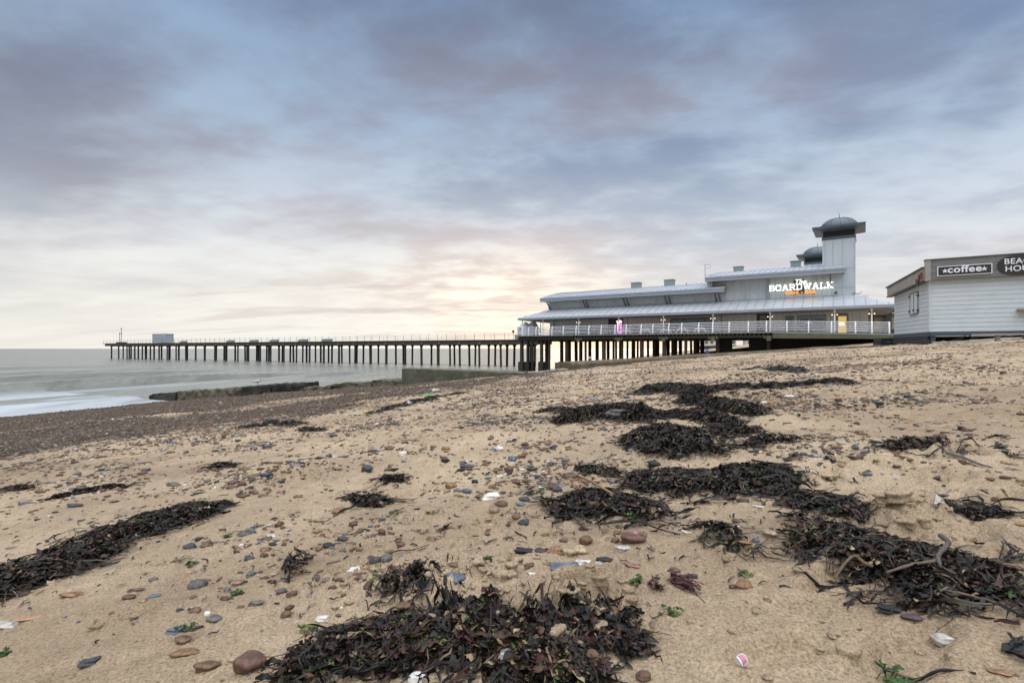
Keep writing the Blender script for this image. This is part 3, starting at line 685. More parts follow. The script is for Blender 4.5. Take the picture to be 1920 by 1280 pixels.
# ------------------------------------------------------------------ lit sign lettering (slab letters built from strokes)
def stroke_letters(text, h, sw, serif=True):
    W = {'B':.82,'O':.86,'A':.92,'R':.88,'D':.86,'W':1.18,'L':.78,'K':.92}
    b = MB(); x = 0
    def seg(x0, y0, x1, y1, w=sw): b.bar((x+x0*h, 0, y0*h), (x+x1*h, 0, y1*h), .06, w*h)
    def vseg(x0, y0, x1, y1, w=sw):
        p0 = np.array((x+x0*h, y0*h)); p1 = np.array((x+x1*h, y1*h)); d = p1-p0; d /= np.linalg.norm(d); nn = np.array((-d[1], d[0]))*w*h/2
        q = [p0-nn, p1-nn, p1+nn, p0+nn]
        b.hexa([(a[0],0,a[1]) for a in q], [(a[0],-.06,a[1]) for a in q])
    for ch in text:
        w = W[ch]; s = sw*.5; a = s; c = w-s
        if ch == 'B':
            vseg(a+.06,0,a+.06,1); vseg(0,1-s,c-.08,1-s); vseg(0,s,c-.08,s); vseg(.1,.52,c-.08,.52); vseg(c-.06,.55,c-.06,1-s*.6); vseg(c,.06,c,.5)
        elif ch == 'O':
            vseg(a,.15,a,.85); vseg(c,.15,c,.85); vseg(.12,1-s,w-.12,1-s); vseg(.12,s,w-.12,s); vseg(a,.82,.2,1-s); vseg(c,.82,w-.2,1-s); vseg(a,.18,.2,s); vseg(c,.18,w-.2,s)
        elif ch == 'A':
            vseg(.12,.02,w/2-.03,1); vseg(w-.12,.02,w/2+.03,1); vseg(.25,.36,w-.25,.36,.14); vseg(-.04,s*.6,.32,s*.6,sw*.7); vseg(w-.32,s*.6,w+.04,s*.6,sw*.7)
        elif ch == 'R':
            vseg(a+.08,0,a+.08,1); vseg(0,1-s,c-.1,1-s); vseg(.1,.5,c-.1,.5,.16); vseg(c-.04,.5,c-.04,1-s*.6); vseg(c-.3,.48,c,.02); vseg(0,s*.6,.36,s*.6,sw*.7); vseg(c-.12,s*.6,w+.06,s*.6,sw*.7)
        elif ch == 'D':
            vseg(a+.08,0,a+.08,1); vseg(0,1-s,c-.12,1-s); vseg(0,s,c-.12,s); vseg(c,.16,c,.84); vseg(c-.16,1-s,c,.8); vseg(c-.16,s,c,.2)
        elif ch == 'W':
            vseg(.1,1,.36,.02); vseg(.62,.86,.36,.02); vseg(.56,.86,.82,.02); vseg(w-.1,1,.82,.02); vseg(-.04,1-s*.6,.30,1-s*.6,sw*.7); vseg(w-.30,1-s*.6,w+.04,1-s*.6,sw*.7); vseg(.45,1-s*.8,.73,1-s*.8,sw*.7)
        elif ch == 'L':
            vseg(a+.1,0,a+.1,1); vseg(0,1-s*.6,.42,1-s*.6,sw*.7); vseg(0,s,w,s); vseg(w-s,.0,w-s,.34)
        elif ch == 'K':
            vseg(a+.08,0,a+.08,1); vseg(.2,.42,w-.16,.98,sw*.9); vseg(.34,.52,w-.14,.02); vseg(0,s*.6,.36,s*.6,sw*.7); vseg(0,1-s*.6,.36,1-s*.6,sw*.7); vseg(w-.34,1-s*.6,w+.04,1-s*.6,sw*.7); vseg(w-.32,s*.6,w+.06,s*.6,sw*.7)
        x += (w+.17)*h
    return b, x-.17*h
def text_mesh(name, body, size, mat, parent, loc, rot, align='CENTER', ext=.02, off=0, shear=0, sx=1, spacing=1):
    cu = bpy.data.curves.new(name, 'FONT'); cu.body = body; cu.size = size; cu.align_x = align; cu.extrude = ext; cu.offset = off; cu.shear = shear
    cu.space_character = spacing; cu.resolution_u = 4
    o = bpy.data.objects.new(name, cu); col.objects.link(o)
    dg = bpy.context.evaluated_depsgraph_get(); me = bpy.data.meshes.new_from_object(o.evaluated_get(dg))
    bpy.data.objects.remove(o); me.name = name; me.materials.clear(); me.materials.append(mat)
    o2 = bpy.data.objects.new(name, me); col.objects.link(o2); o2.parent = parent
    o2.location = loc; o2.rotation_euler = rot; o2.scale = (sx, 1, 1); return o2
VS = VW-.14
us0, us1 = u_at(1442.5, VS), u_at(1562, VS)
zs0 = z_at(1443, 546, VS); zs_top = z_at(1443, 535.3, VS); hh = (zs_top-zs0)
b, wtot = stroke_letters('BOARDWALK', hh, .15)
kx = (us1-us0)/wtot
b.v = [(p[0]*kx, p[1], p[2]*(1.0)) for p in b.v]
sg = b.build('sign_word', M['sign_white'], pav); sg.location = (us0, VS, L(zs0))
tx = text_mesh('sign_script', 'The', hh*1.08, M['sign_white'], pav, ((u_at(1490.5,VS)+u_at(1509,VS))/2, VS, L(z_at(1500, 532.0, VS))), (R(90),0,0), off=.010, shear=.35, ext=.03, sx=1.05)
cf = text_mesh('sign_subtitle', 'CAF\u00c9 \u2022 BAR', hh*.66, M['sign_orange'], pav, ((u_at(1472,VS)+u_at(1530,VS))/2, VS, L(z_at(1500, 550.8, VS))), (R(90),0,0), off=.006, ext=.03, sx=1.0)
cf.scale.x = (u_at(1530,VS)-u_at(1472,VS))/max(.1, cf.dimensions.x if cf.dimensions.x else 3.0)
MB().box(u_at(1488,VS), u_at(1508,VS), VS+.03, VS+.09, L(zs0)-.35, L(zs0)+1.0).box(us0+.2, us1-.2, VS+.035, VS+.08, L(zs0)+.2, L(zs0)+.26).build('sign_bracket', M['trim'], pav)

# ------------------------------------------------------------------ boardwalk deck on piles under the pavilion
dk = empty('boardwalk_deck', (*O_, DZ), AX, 'raised boardwalk deck with white railing on dark piles under the pavilion', 'deck')
u45 = u_at(1450, 0)
b = MB().box(-.35, u45, -.25, B+.2, -.14, -.005)
b.hexa([(u45+.003,-.25,-.14),(UEND+.5,-.25,DKZ(UEND)-.14),(UEND+.5,B+.2,DKZ(UEND)-.14),(u45+.003,B+.2,-.14)],[(u45+.003,-.25,-.005),(UEND+.5,-.25,DKZ(UEND)-.005),(UEND+.5,B+.2,DKZ(UEND)-.005),(u45+.003,B+.2,-.005)])
b.build('deck_boards', M['deckedge'], dk)
b = MB(); u = -.2     # joist ends
while u < u45: b.box(u, u+.12, -.18, B, -.36, -.143); u += .42
b.box(-.3, u45, .1, .35, -.62, -.363).box(-.3, u45, 3.9, 4.2, -.75, -.363).box(-.3, u45, 8.0, 8.3, -.75, -.363).box(-.3, u45, 12, 12.3, -.75, -.363)
b.box(-.3, -.05, .36, 3.88, -.62, -.364)
b.build('joists', M['deckwood'], dk)
for px in (1085, 1160, 1244, 1337, 1442):
    u = u_at(px, 0)
    MB().box(u-.5, u-.3, -.12, .095, -.72, -.40).box(u+.28, u+.5, -.12, .095, -.72, -.40).box(u-.22, u+.2, -.15, .09, -.95, -.44).build('bracket', M['beam'], dk)
b = MB().hexa([(u45,-.32,-.72),(UEND+.3,-.32,DKZ(UEND)-.50),(UEND+.3,.1,DKZ(UEND)-.50),(u45,.1,-.72)],[(u45,-.32,-.145),(UEND+.3,-.32,DKZ(UEND)-.145),(UEND+.3,.1,DKZ(UEND)-.145),(u45,.1,-.145)])
b.build('edge_beam', M['beam'], dk, bevel=.02)
def gz(u, v): x, y = wxy(u, v); return L(float(G0(x, y)))
# closed dark wall behind the right half
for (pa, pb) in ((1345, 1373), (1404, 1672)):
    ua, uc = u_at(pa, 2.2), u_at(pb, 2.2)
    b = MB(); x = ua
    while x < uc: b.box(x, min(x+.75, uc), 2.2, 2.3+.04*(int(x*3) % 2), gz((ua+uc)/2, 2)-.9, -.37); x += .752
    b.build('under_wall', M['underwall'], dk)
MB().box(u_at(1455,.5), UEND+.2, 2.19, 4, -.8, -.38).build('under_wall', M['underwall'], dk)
for px in (1345.5, 1441):
    u = u_at(px, 1.5); MB().tube([(u,1.5,gz(u,1.5)-.5),(u,1.5,-.6)], .2, 12).build('pile', M['pile_rust'], dk)
gap = ((1318,1345),(1374,1404))
rr = random.Random(3)
pilepos = []
for v in (.8, 4.3, 8.1, 12.1, 16.2):
    u = 3.9 + (v*.37 % 1.2)
    while u < u_at(1344, v):
        p = wxy(u, v); px = 960+960*p[0]/p[1]
        if not any(a < px < c for a, c in gap) and px < 1400: pilepos.append((u+rr.uniform(-.25,.25), v, rr.choice((.15,.17,.22,.24)), v < 5))
        u += 2.5 if v < 5 else 2.9
for (u, v, r, front) in pilepos[:84]:
    z0 = gz(u, v)-.8
    lean = rr.uniform(-.05,.05)
    MB().tube([(u+lean, v, z0), (u, v, -.36)], r, 12).box(u-.3, u+.3, v-.3, v+.3, -.66, -.37).build('pile', M['pile_rust'] if rr.random() < .62 else M['pile_dark'], dk)
for (px, v) in ((978,.6),(990,4.2),(998,7.8),(1015.5,.6),(1025,4.2),(1053,7),(1062.5,9.5),(1068,12)):
    u = u_at(px, v)
    z0 = gz(u, v)-1.0; zm = L(EYE-.0258*wxy(u,v)[1])
    MB().box(u-.18,u+.18,v-.18,v+.18,zm,-.64).box(u-.36,u+.36,v-.36,v+.36,z0,zm).box(u-.45,u+.45,v-.3,v+.3,-.64,-.38).build('concrete_pile', M['pile_dark'], dk, bevel=.03)
# railing
RP = [(-.03,0),(-.05,.3),(-.02,.62),(.06,.9),(.17,1.1)]
RAILH = [.17,.34,.51,.68,.86,1.05]
def rv(z): return float(np.interp(z, [p[1] for p in RP], [p[0] for p in RP]))
POSTS = [979,991,1005,1020,1035,1056,1080,1104,1127,1153,1174,1202,1224,1254,1278,1310,1336,1367,1403,1437,1475.5,1516,1559,1604,1635,1667.5]
us = [u_at(p, -.05) for p in POSTS]
for u in us:
    dz = DKZ(u); b = MB()
    for (v0, z0), (v1, z1) in zip(RP[:-1], RP[1:]): b.bar((u, v0-.03, z0+dz), (u, v1-.03, z1+dz), .11, .075)
    b.box(u-.11, u+.11, -.15, .07, dz, dz+.02)
    b.build('railing_post', M['white'], dk)
for h_ in RAILH:
    MB().tube([(us[0]-.2, rv(h_), h_)]+[(u, rv(h_), h_+DKZ(u)) for u in us]+[(us[-1]+.1, rv(h_), h_+DKZ(us[-1]))], .027 if h_ < 1 else .036, 6).build('rail', M['white'], dk)
b = MB()
for h_ in RAILH: b.tube([(us[0]-.2, .0, h_), (us[0]-.2, B-1, h_)], .022, 5)
for k in range(12): b.box(us[0]-.25, us[0]-.15, .4+k*1.9, .46+k*1.9, 0, 1.08)
b.build('end_railing', M['white'], dk)
# seaward access steps corner block under the left end
MB().box(-1.1, -.4, .4, 1.6, -.55, .12).build('corner_box', M['deckedge'], dk)

# ------------------------------------------------------------------ furniture on the deck
def world_obj(name, u, v, rz=0, zoff=0):
    x, y = wxy(u, v); return empty(name, (x, y, DZ+DKZ(u)+zoff), AX+rz)
def picnic():
    t = empty('picnic_table', (0,0,0)); g = M['white']
    for s in (-.75, .75):
        MB().bar((s,-.15,.74),(s,-.68,0), .06, .09).bar((s,.15,.74),(s,.68,0), .06, .09).bar((s,-.7,.42),(s,.7,.42), .05, .09).build('leg_frame', g, t)
    b = MB()
    for k in range(5): b.box(-1.0,1.0,-.38+k*.155,-.24+k*.155,.74,.78)
    b.build('tabletop', M['fascia'], t)
    for s in (-1, 1): MB().box(-1.0,1.0,s*.68-.13,s*.68+.13,.465,.50).build('seat', M['trim'], t)
    return t
pt = picnic(); LAB = ['just right of the glowing pink post','below the dark wall, second from the glowing post','beside chair stacks left of the long window',
                      'under the left half of the long window','under the right end of the long window']
for i, px in enumerate((1175, 1213, 1253, 1282, 1315)):
    o = pt if i == 0 else copy_tree(pt)
    x, y = wxy(u_at(px, 1.3), 1.3); o.location = (x, y, DZ); o.rotation_euler = (0,0,AX+R(90)+rr.uniform(-.1,.1))
    tag(o, 'white framed picnic table '+LAB[i], 'picnic table', 'picnic tables on the deck')
def bench():
    t = empty('deck_bench', (0,0,0))
    MB().box(-1.1,1.1,-.22,.22,.40,.47).build('seat', M['trim'], t); MB().box(-1.1,1.1,.26,.31,.5,.78).build('backrest', M['trim'], t)
    for s in (-.95,.95): MB().box(s-.05,s+.05,-.2,.32,0,.395).build('leg', M['trim'], t)
    return t
bt = bench(); LB = ['leftmost on the deck, beside the wall corner','between the second and third lamp columns','left of the dark doorway']
for i, px in enumerate((1064, 1096, 1130)):
    o = bt if i == 0 else copy_tree(bt)
    x, y = wxy(u_at(px, 1.6), 1.6); o.location = (x, y, DZ); o.rotation_euler = (0,0,AX)
    tag(o, 'dark low bench behind the white railing, '+LB[i], 'bench', 'dark benches on the deck')
for i, (px, lab) in enumerate(((1191,'dark stacked chair against the wall beside the drainpipe'),(1251,'dark stack of chairs behind the railing just left of the long window'),(1268,'dark stack of chairs in front of the left end of the long window'))):
    t = world_obj('chair_stack', u_at(px, 2.5), 2.5); tag(t, lab, 'chairs', 'dark stacked chairs')
    MB().box(-.25,.25,-.25,.25,.42,.50).box(-.25,.25,-.25,.25,.58,.64).box(-.25,.25,-.25,.25,.72,.78).build('seat', M['trim'], t)
    MB().box(-.25,.25,.22,.27,.5,1.15).build('backrest', M['trim'], t)
    for sx in (-.22,.22):
        for sy in (-.22,.22): MB().box(sx-.02,sx+.02,sy-.02,sy+.02,0,.42).build('leg', M['trim'], t)
t = world_obj('high_table', u_at(1516, 1.4), 1.4); tag(t, 'round white topped table with navy cloth in front of the double doors', 'table')
MB().lathe(0,0,[(0,.93),(.36,.93),(.36,.98),(0,.985)],20).build('tabletop', M['white'], t)
MB().lathe(0,0,[(.26,.925),(.15,.6),(.14,.3),(.32,.02),(0,.01)],16).build('cloth', M['navy'], t)
# glowing pink and purple post
t = world_obj('light_column', u_at(1161.5, 1.0), 1.0); tag(t, 'glowing pink and purple inflatable post at the railing by the dark doorway', 'light')
for k, s in enumerate((-.17, .17)):
    MB().tube([(s,0,.05),(s,0,.25),(s,0,.42)], [.15,.17,.13], 12).build('purple_base', M['purpleglow'] if k == 0 else M['pinkglow'], t, smooth=True)
    MB().tube([(s,0,.425),(s,0,.8),(s*.95,0,1.15),(s*.9,0,1.38)], [.10,.11,.12,.16], 12).build('tube', M['warmglow'] if k == 0 else M['pinkglow'], t, smooth=True)
MB().lathe(0,0,[(.30,1.385),(.31,1.5),(.24,1.66),(.1,1.72),(0,1.73)],16).build('cap', M['whiteglow'] if 0 else M['warmglow'], t, smooth=True)
MB().box(-.35,.35,-.2,.2,0,.048).build('base', M['trim'], t)
# white arched kiosks at the left end
def kiosk(px, v, w, arch, lab):
    t = world_obj('kiosk', u_at(px, v), v); tag(t, lab, 'kiosk', 'white kiosks at the seaward end of the deck')
    b = MB().box(-w,w,-.8,.8,.02,1.25)
    b.build('body', M['white'], t)
    if arch: MB().lathe(0,0,[(w*.98,1.253),(w*.98,1.38),(w*.9,1.6),(w*.66,1.78),(w*.35,1.9),(0,1.94)],24).build('dome_top', M['white'], t, smooth=True)
    else: MB().hexa([(-w,-.8,1.253),(w,-.8,1.253),(w,.8,1.253),(-w,.8,1.253)],[(.1,-.3,1.95),(.4,-.3,2.0),(.4,.3,2.0),(.1,.3,1.95)]).build('sloping_top', M['white'], t)
    b = MB()
    for k in range(4): b.box(-w*.86,w*.86,-.83,-.803,.2+k*.25,.36+k*.25)
    b.build('panel', M['fascia'] if 0 else M['roof'], t)
    MB().box(-.25,.15,-.85,-.832,.75,1.05).build('hatch', M['fascia'], t)
kiosk(983.5, 2.0, .72, True, 'white kiosk with a rounded domed top at the far left of the deck')
kiosk(997.5, 2.8, .62, False, 'white kiosk with a pointed top beside the domed one')
# folded parasols seen against the sky
for px, lab in ((1013, 'furled orange brown parasol on the deck, left of the thin post'), (1004.5, 'short furled parasol close to the pointed kiosk')):
    t = world_obj('furled_parasol', u_at(px, 6), 6); tag(t, lab, 'parasol', 'furled parasols')
    MB().tube([(0,0,0),(0,0,1.5)], .03).build('pole', M['trim'], t)
    MB().tube([(0,0,.55),(0,0,.8),(0,0,1.2),(0,0,1.42)], [.16,.14,.09,.03], 8).build('canopy', M['timber_lit'], t)

# ------------------------------------------------------------------ pier
PD = np.array((-.874, .486)); PN = np.array((.486, .874)); P0 = np.array((4.5, 91.1)); PAZ = math.atan2(PD[1], PD[0])
pier = empty('pier', (*P0, 5.02), PAZ, 'long dark pier on many thin piles reaching out to sea', 'pier')
PL = 159.0; WP = 6.2       # local x along the pier, local y = -PN (towards the camera is +y)
def pu(px, w=0):           # distance along the pier at photo column px; w = metres away from camera
    xr = (px-960)/FP; o = P0+PN*w; return (xr*o[1]-o[0])/(PD[0]-xr*PD[1])
# local y axis = (-sin,cos) of PAZ = (-.486,-.874) = towards the camera
MB().box(0, PL, -WP, .15, -.16, 0).build('deck', M['deckwood'], pier)
b = MB()
for y in (0, -WP/2, -WP+.2): b.box(0, PL-1.2, y-.28, y, -.88, -.163)
b.build('beams', M['deckwood'], pier)
bents = []; x = 3.0
while x < PL-2: bents.append(x); x += 4.68 + rr.uniform(-.35,.35)
for i, x in enumerate(bents):
    for j, y in enumerate((-.14, -WP/2-.1+rr.uniform(-.3,.3), -WP+.35)):
        xx = x + rr.uniform(-.3,.3) + j*.15; ln = rr.uniform(-.12,.12); w = rr.uniform(.13,.17)
        gzb = min(-6.4, -6.4)
        b = MB()
        b.hexa([(xx+ln-w,y-w,gzb),(xx+ln+w,y-w,gzb),(xx+ln+w,y+w,gzb),(xx+ln-w,y+w,gzb)],[(xx-w,y-w,-.9),(xx+w,y-w,-.9),(xx+w,y+w,-.9),(xx-w,y+w,-.9)])
        b.hexa([(xx-w,y-w,-1.35),(xx+w,y-w,-1.35),(xx+w,y+w,-1.35),(xx-w,y+w,-1.35)],[(xx-w-.16,y-w,-1.0),(xx+w+.16,y-w,-1.0),(xx+w+.16,y+w,-1.0),(xx-w-.16,y+w,-1.0)])
        b.hexa([(xx-w-.16,y-w,-1.0),(xx+w+.16,y-w,-1.0),(xx+w+.16,y+w,-1.0),(xx-w-.16,y+w,-1.0)],[(xx-w-.5,y-w,-.885),(xx+w+.5,y-w,-.885),(xx+w+.5,y+w,-.885),(xx-w-.5,y+w,-.885)])
        b.build('pile', M['pile_dark'], pier)
    MB().box(x-.2, x+.25, -WP+.21, -.29, -1.0, -.62).build('cross_beam', M['pile_dark'], pier)
    MB().box(x-.1, x+.1, .002, .12, -.66, -.45).build('beam_end', M['concrete'], pier)
rx = pu(960)
k = 0; x = rx+1.5
while x < PL and k < 70:
    MB().bar((x,.08,0),(x,.08,.95),.055,.055).bar((x,.08,.95),(x,.20,1.22),.04,.04).build('railing_post', M['vent'], pier); x += 2.2; k += 1
b = MB()
for z in (.35,.7,1.02): b.tube([(rx,.08,z),(PL-.3,.08,z)], .014, 4)
for z in (.35,.7,1.02): b.tube([(rx,-WP+.1,z),(PL-.3,-WP+.1,z)], .014, 4)
x = rx
while x < PL: b.box(x-.015,x+.015,-WP+.08,-WP+.11,0,1.1); x += 4.1
b.build('rails', M['vent'], pier)
def pier_obj(name, px, y, lab, cat, grp=None):
    x = pu(px, -y) ; p = P0+PD*x-PN*(-y); p = P0+PD*x+PN*(-y); return empty(name, (p[0], p[1], 5.02), PAZ, lab, cat, grp)
t = pier_obj('storage_container', 305.5, -2.5, 'pale grey storage cabin standing on the far part of the pier', 'cabin')
hw = 3.6
MB().box(-hw,hw,-1.2,1.2,.1,2.6).build('cabin_wall', weathered('cabin', (.36,.42,.47,1), .6, .3, .7), t)
MB().box(-hw-.08,hw+.08,-1.28,1.28,2.602,2.76).build('cabin_roof', M['fascia'], t)
MB().box(-hw-.05,hw+.05,1.205,1.26,.1,.3).box(-2.9,-1.3,1.205,1.24,.3,2.0).box(-.2,1.2,1.205,1.24,.9,1.7).build('cabin_door', M['fascia'], t)
for px, lab in ((568,'long low grey bench on the pier, nearest of the benches to the pavilion'),(609,'low grey bench halfway out on the pier'),(514,'low grey bench right of the middle of the pier'),(476,'low grey bench left of another close pair'),(432,'low grey bench nearer the cabin'),(344,'low grey bench just right of the cabin')):
    if px == 609: px = 613
    t = pier_obj('low_bench', px, -1.2, lab, 'bench', 'low benches on the pier')
    MB().box(-1.6,1.6,-.3,.3,.36,.42).build('seat', M['fascia'], t); MB().box(-1.6,1.6,-.34,-.28,.42,.62).build('backrest', M['fascia'], t)
    MB().box(-1.5,1.5,-.26,.26,0,.358).build('base', M['vent'], t)
for px, hgt, lab in ((227.5, 4.6, 'taller thin beacon mast at the sea end of the pier'), (224.3, 3.1, 'shorter thin mast beside the tall beacon mast')):
    t = pier_obj('beacon_mast', px, -1.0, lab, 'mast', 'masts at the pier end')
    MB().tube([(0,0,0),(0,0,hgt)], .07, 6).build('pole', M['trim'], t)
    MB().lathe(0,0,[(0,hgt),(.16,hgt+.02),(.16,hgt+.3),(0,hgt+.36)],8).build('lantern', M['trim'], t)
    if hgt > 4: MB().lathe(0,0,[(.07,3.0),(.18,3.05),(.18,3.3),(.07,3.35)],8).build('lamp_collar', M['trim'], t)
t = pier_obj('ladder_platform', 227, -.6, 'low dark platform at the foot of the masts', 'platform')
MB().box(-2.6,2.2,-.5,.5,.0,.35).box(-2.2,1.8,-.42,.42,.352,.42).build('platform_top', M['deckwood'], t)
t = pier_obj('signpost', 962.5, -.4, 'small signpost on the pier close to the kiosks', 'sign')
MB().bar((0,0,0),(0,0,1.7),.06,.06).build('post', M['trim'], t); MB().box(-.22,.22,.03,.06,1.25,1.7).build('plate', M['trim'], t)

# ------------------------------------------------------------------ groyne wall, old blocks, kerb
def rough_block(pts_base, name, mat, lab, cat, grp=None, jit=.05, sub=3, seed=1):
    """prism with 8 corners, subdivided and roughened"""
    me = bpy.data.meshes.new(name); bm = bmesh.new()
    vs = [bm.verts.new(p) for p in pts_base]
    for f in [(3,2,1,0),(4,5,6,7),(0,1,5,4),(1,2,6,5),(2,3,7,6),(3,0,4,7)]: bm.faces.new([vs[i] for i in f])
    bmesh.ops.recalc_face_normals(bm, faces=bm.faces)
    for _ in range(sub):
        es = [e for e in bm.edges if e.calc_length() > .18]
        if not es: break
        bmesh.ops.subdivide_edges(bm, edges=es, cuts=1, use_grid_fill=True)
    P = np.array([v.co[:] for v in bm.verts])
    dx = fbm(P[:,0]*2.3+P[:,2]*3.1, P[:,1]*2.3+seed*7, 3, seed)*jit*2; dy = fbm(P[:,1]*2.3+P[:,2]*2.9, P[:,0]*2.1+seed*3, 3, seed+9)*jit*2; dz = fbm(P[:,0]*2.6, P[:,1]*2.6+seed, 3, seed+20)*jit*1.6
    for v, a, c, e in zip(bm.verts, dx, dy, dz): v.co.x += a; v.co.y += c; v.co.z += e
    bmesh.ops.triangulate(bm, faces=bm.faces); bm.to_mesh(me); bm.free()
    me.materials.append(mat); o = bpy.data.objects.new(name, me); col.objects.link(o)
    return tag(o, lab, cat, grp)
def algae_mat(name, low, top, side, moss=(.05,.075,.022,1)):
    m, n, l, b = newmat(name); v = coord(n, l)
    f = noise(n, l, v, 2.2, 6, .7); f2 = noise(n, l, v, 16, 4, .65); g = noise(n, l, v, .9, 3, .5)
    c = ramp(n, l, f, [(.3, low), (.55, side), (.75, top)])
    c = mixc(n, l, ramp(n, l, g, [(.45, (0,0,0,1)), (.62, (.6,.6,.6,1))]), c, moss)
    c = mixc(n, l, 1, c, ramp(n, l, f2, [(.3, (.6,.6,.6)), (.7, (1.25,1.25,1.25))]), 'MULTIPLY')
    l.new(c, b.inputs['Base Color']); b.inputs['Roughness'].default_value = .75; bump(n, l, b, f2, .8, .04); return m
M['algae'] = algae_mat('algae_wall', (.05,.052,.034), (.20,.19,.14), (.12,.118,.082), (.07,.078,.042,1))
M['rock'] = algae_mat('old_block', (.04,.035,.025), (.22,.19,.13), (.12,.105,.07), (.06,.062,.032,1))
M['blackrock'] = algae_mat('weedy_block', (.010,.010,.008), (.06,.055,.04), (.022,.021,.016), (.02,.022,.014,1))
M['clay'] = algae_mat('clay_kerb', (.06,.045,.025), (.25,.21,.155), (.15,.115,.07), (.11,.085,.045,1))
def gl(px):   # groyne centre line
    xr = (px-960)/FP; y = 22.1/(1+.5*xr); return np.array((xr*y, y))
gd = np.array((.894,-.447)); gn = np.array((.447,.894))
a, c = gl(753.6), gl(980); za = EYE-(690.8-HZ)*a[1]/FP; zc = EYE-(699.5-HZ)*c[1]/FP
th = .55
rough_block([(*a,.4),(*c,.9),(*(c+gn*th),.9),(*(a+gn*th),.4),(*a,za),(*c,zc),(*(c+gn*th),zc+.06),(*(a+gn*th),za+.02)], 'groyne_wall', M['algae'],
            'smooth mossy green concrete groyne wall sloping down to the right', 'groyne', None, .012, 5, 4)
BL = [(282,330,739,735,'blackrock','low black weedy block at the seaward tip of the broken groyne'),
      (330,365,733.3,731.5,'rock','squared stone block, second from the groyne tip'),(366,405,731.8,729.5,'rock','squared stone block with a dark cleft on its left, third from the tip'),
      (405.5,450,728.8,725.5,'rock','cracked stone block just before the black weedy stretch'),(450.5,505,725.5,721,'blackrock','block under hanging black weed, left of the highest weedy block'),
      (505.5,566,720.8,717.5,'blackrock','highest black weed covered block of the groyne'),(562,622,726.5,722.5,'rock','low worn block in the gap where the sea shows'),
      (622.5,692,719.3,715.5,'rock','long rounded mossy block right of the gap'),(693,757,711.2,712.5,'rock','rounded mossy block touching the smooth groyne wall')]
for i, (p0, p1, y0, y1, mt, lab) in enumerate(BL):
    a, c = gl(p0), gl(p1); za = EYE-(y0-HZ)*a[1]/FP; zc = EYE-(y1-HZ)*c[1]/FP
    bz = min(float(G0(*a)), float(G0(*c)))-.6; t_ = .8+.15*(i % 3)
    o2 = gn*.12*((i*37) % 3-1)
    rough_block([(*(a+o2),bz),(*(c+o2),bz),(*(c+gn*t_),bz),(*(a+gn*t_),bz),(*(a+o2+gn*.08),za-.04),(*(c+o2+gn*.08),zc-.04),(*(c+gn*t_),zc),(*(a+gn*t_),za)], 'groyne_block', M[mt], lab, 'stone block', 'broken blocks of the groyne', .075, 5, 10+i)
# kerb running from the wall to the huts
KP = [(975,699,.10),(1022,697,.12),(1071,691.5,.12)]
def kerbpts(px, py): return np.array(gp(px, py))
def kerb(name, pp, lab, wid, mat, seed, cat='kerb'):
    vs = []; fs = []; me = bpy.data.meshes.new(name); n = 0
    res = []
    for (p0, p1) in zip(pp[:-1], pp[1:]):
        for t in np.linspace(0, 1, 14)[:-1]: res.append(tuple(np.array(p0)*(1-t)+np.array(p1)*t))
    res.append(pp[-1])
    V = []
    for i, (x, y, ztop) in enumerate(res):
        d = np.array(res[min(i+1, len(res)-1)][:2])-np.array(res[max(i-1, 0)][:2]); d /= np.linalg.norm(d); nn = np.array((-d[1], d[0]))
        g = float(G0(x, y))-.5
        j = fbm(np.array([i*.7]), np.array([seed*3.]), 3, seed)[0]*.10; j2 = fbm(np.array([i*.6]), np.array([seed*5.+9]), 3, seed)[0]*.08
        for (off, z) in ((0+j, g), (0+j, ztop-.10+j2), (.08+j, ztop+j2), (wid*.6, ztop+.03), (wid, ztop-.02), (wid, g)):
            V.append((x+nn[0]*off, y+nn[1]*off, z))
    F = []
    for i in range(len(res)-1):
        for k in range(5): F.append((i*6+k, i*6+k+1, (i+1)*6+k+1, (i+1)*6+k))
    F.append(tuple(range(6))[::-1]); F.append(tuple((len(res)-1)*6+k for k in range(6)))
    me.from_pydata(V, [], F); bm = bmesh.new(); bm.from_mesh(me); bmesh.ops.recalc_face_normals(bm, faces=bm.faces); bm.to_mesh(me); bm.free()
    me.materials.append(mat); o = bpy.data.objects.new(name, me); col.objects.link(o); return tag(o, lab, cat)
def kz(px, pyb, pyt, dist=None):
    x, y = kerbpts(px, pyb) if dist is None else ((px-960)/FP*dist, dist)
    return (x, y, EYE-(pyt-HZ)*y/FP)
kerb('stone_kerb', [kz(1000,703,698,23), kz(1030,699,697.5,25.5), kz(1072,697,691.5,28)], 'low pale stone edge joining the smooth wall to the brown kerb', .9, M['concrete'], 3)
kerb('clay_kerb', [kz(1073,694,680,28), kz(1130,689,676.5,29.3), kz(1200,683,673,30.5), kz(1270,677.5,668,31.5), kz(1340,673,664,32.2), kz(1400,667,659.8,32), kz(1460,662,656,31),
      kz(1540,656.5,652.5,29.5), kz(1620,650.5,648.7,28), kz(1672,648,646.6,26.6)], 'long brown kerb of crumbling clay and concrete below the deck', 1.5, M['clay'], 6)
a = np.array(((984-960)/FP*33, 33)); 
rough_block([(.85,29,.2),(4.0,31,.4),(5.2,36,.5),(1.2,40,.2),(1.05,30.5,1.98),(4.2,31.2,2.26),(5.2,36,2.0),(1.2,40,.9)], 'algae_slab', M['algae'], 'dark green sloping slab behind the pale stone edge under the piles', 'slab', None, .03, 4, 30)

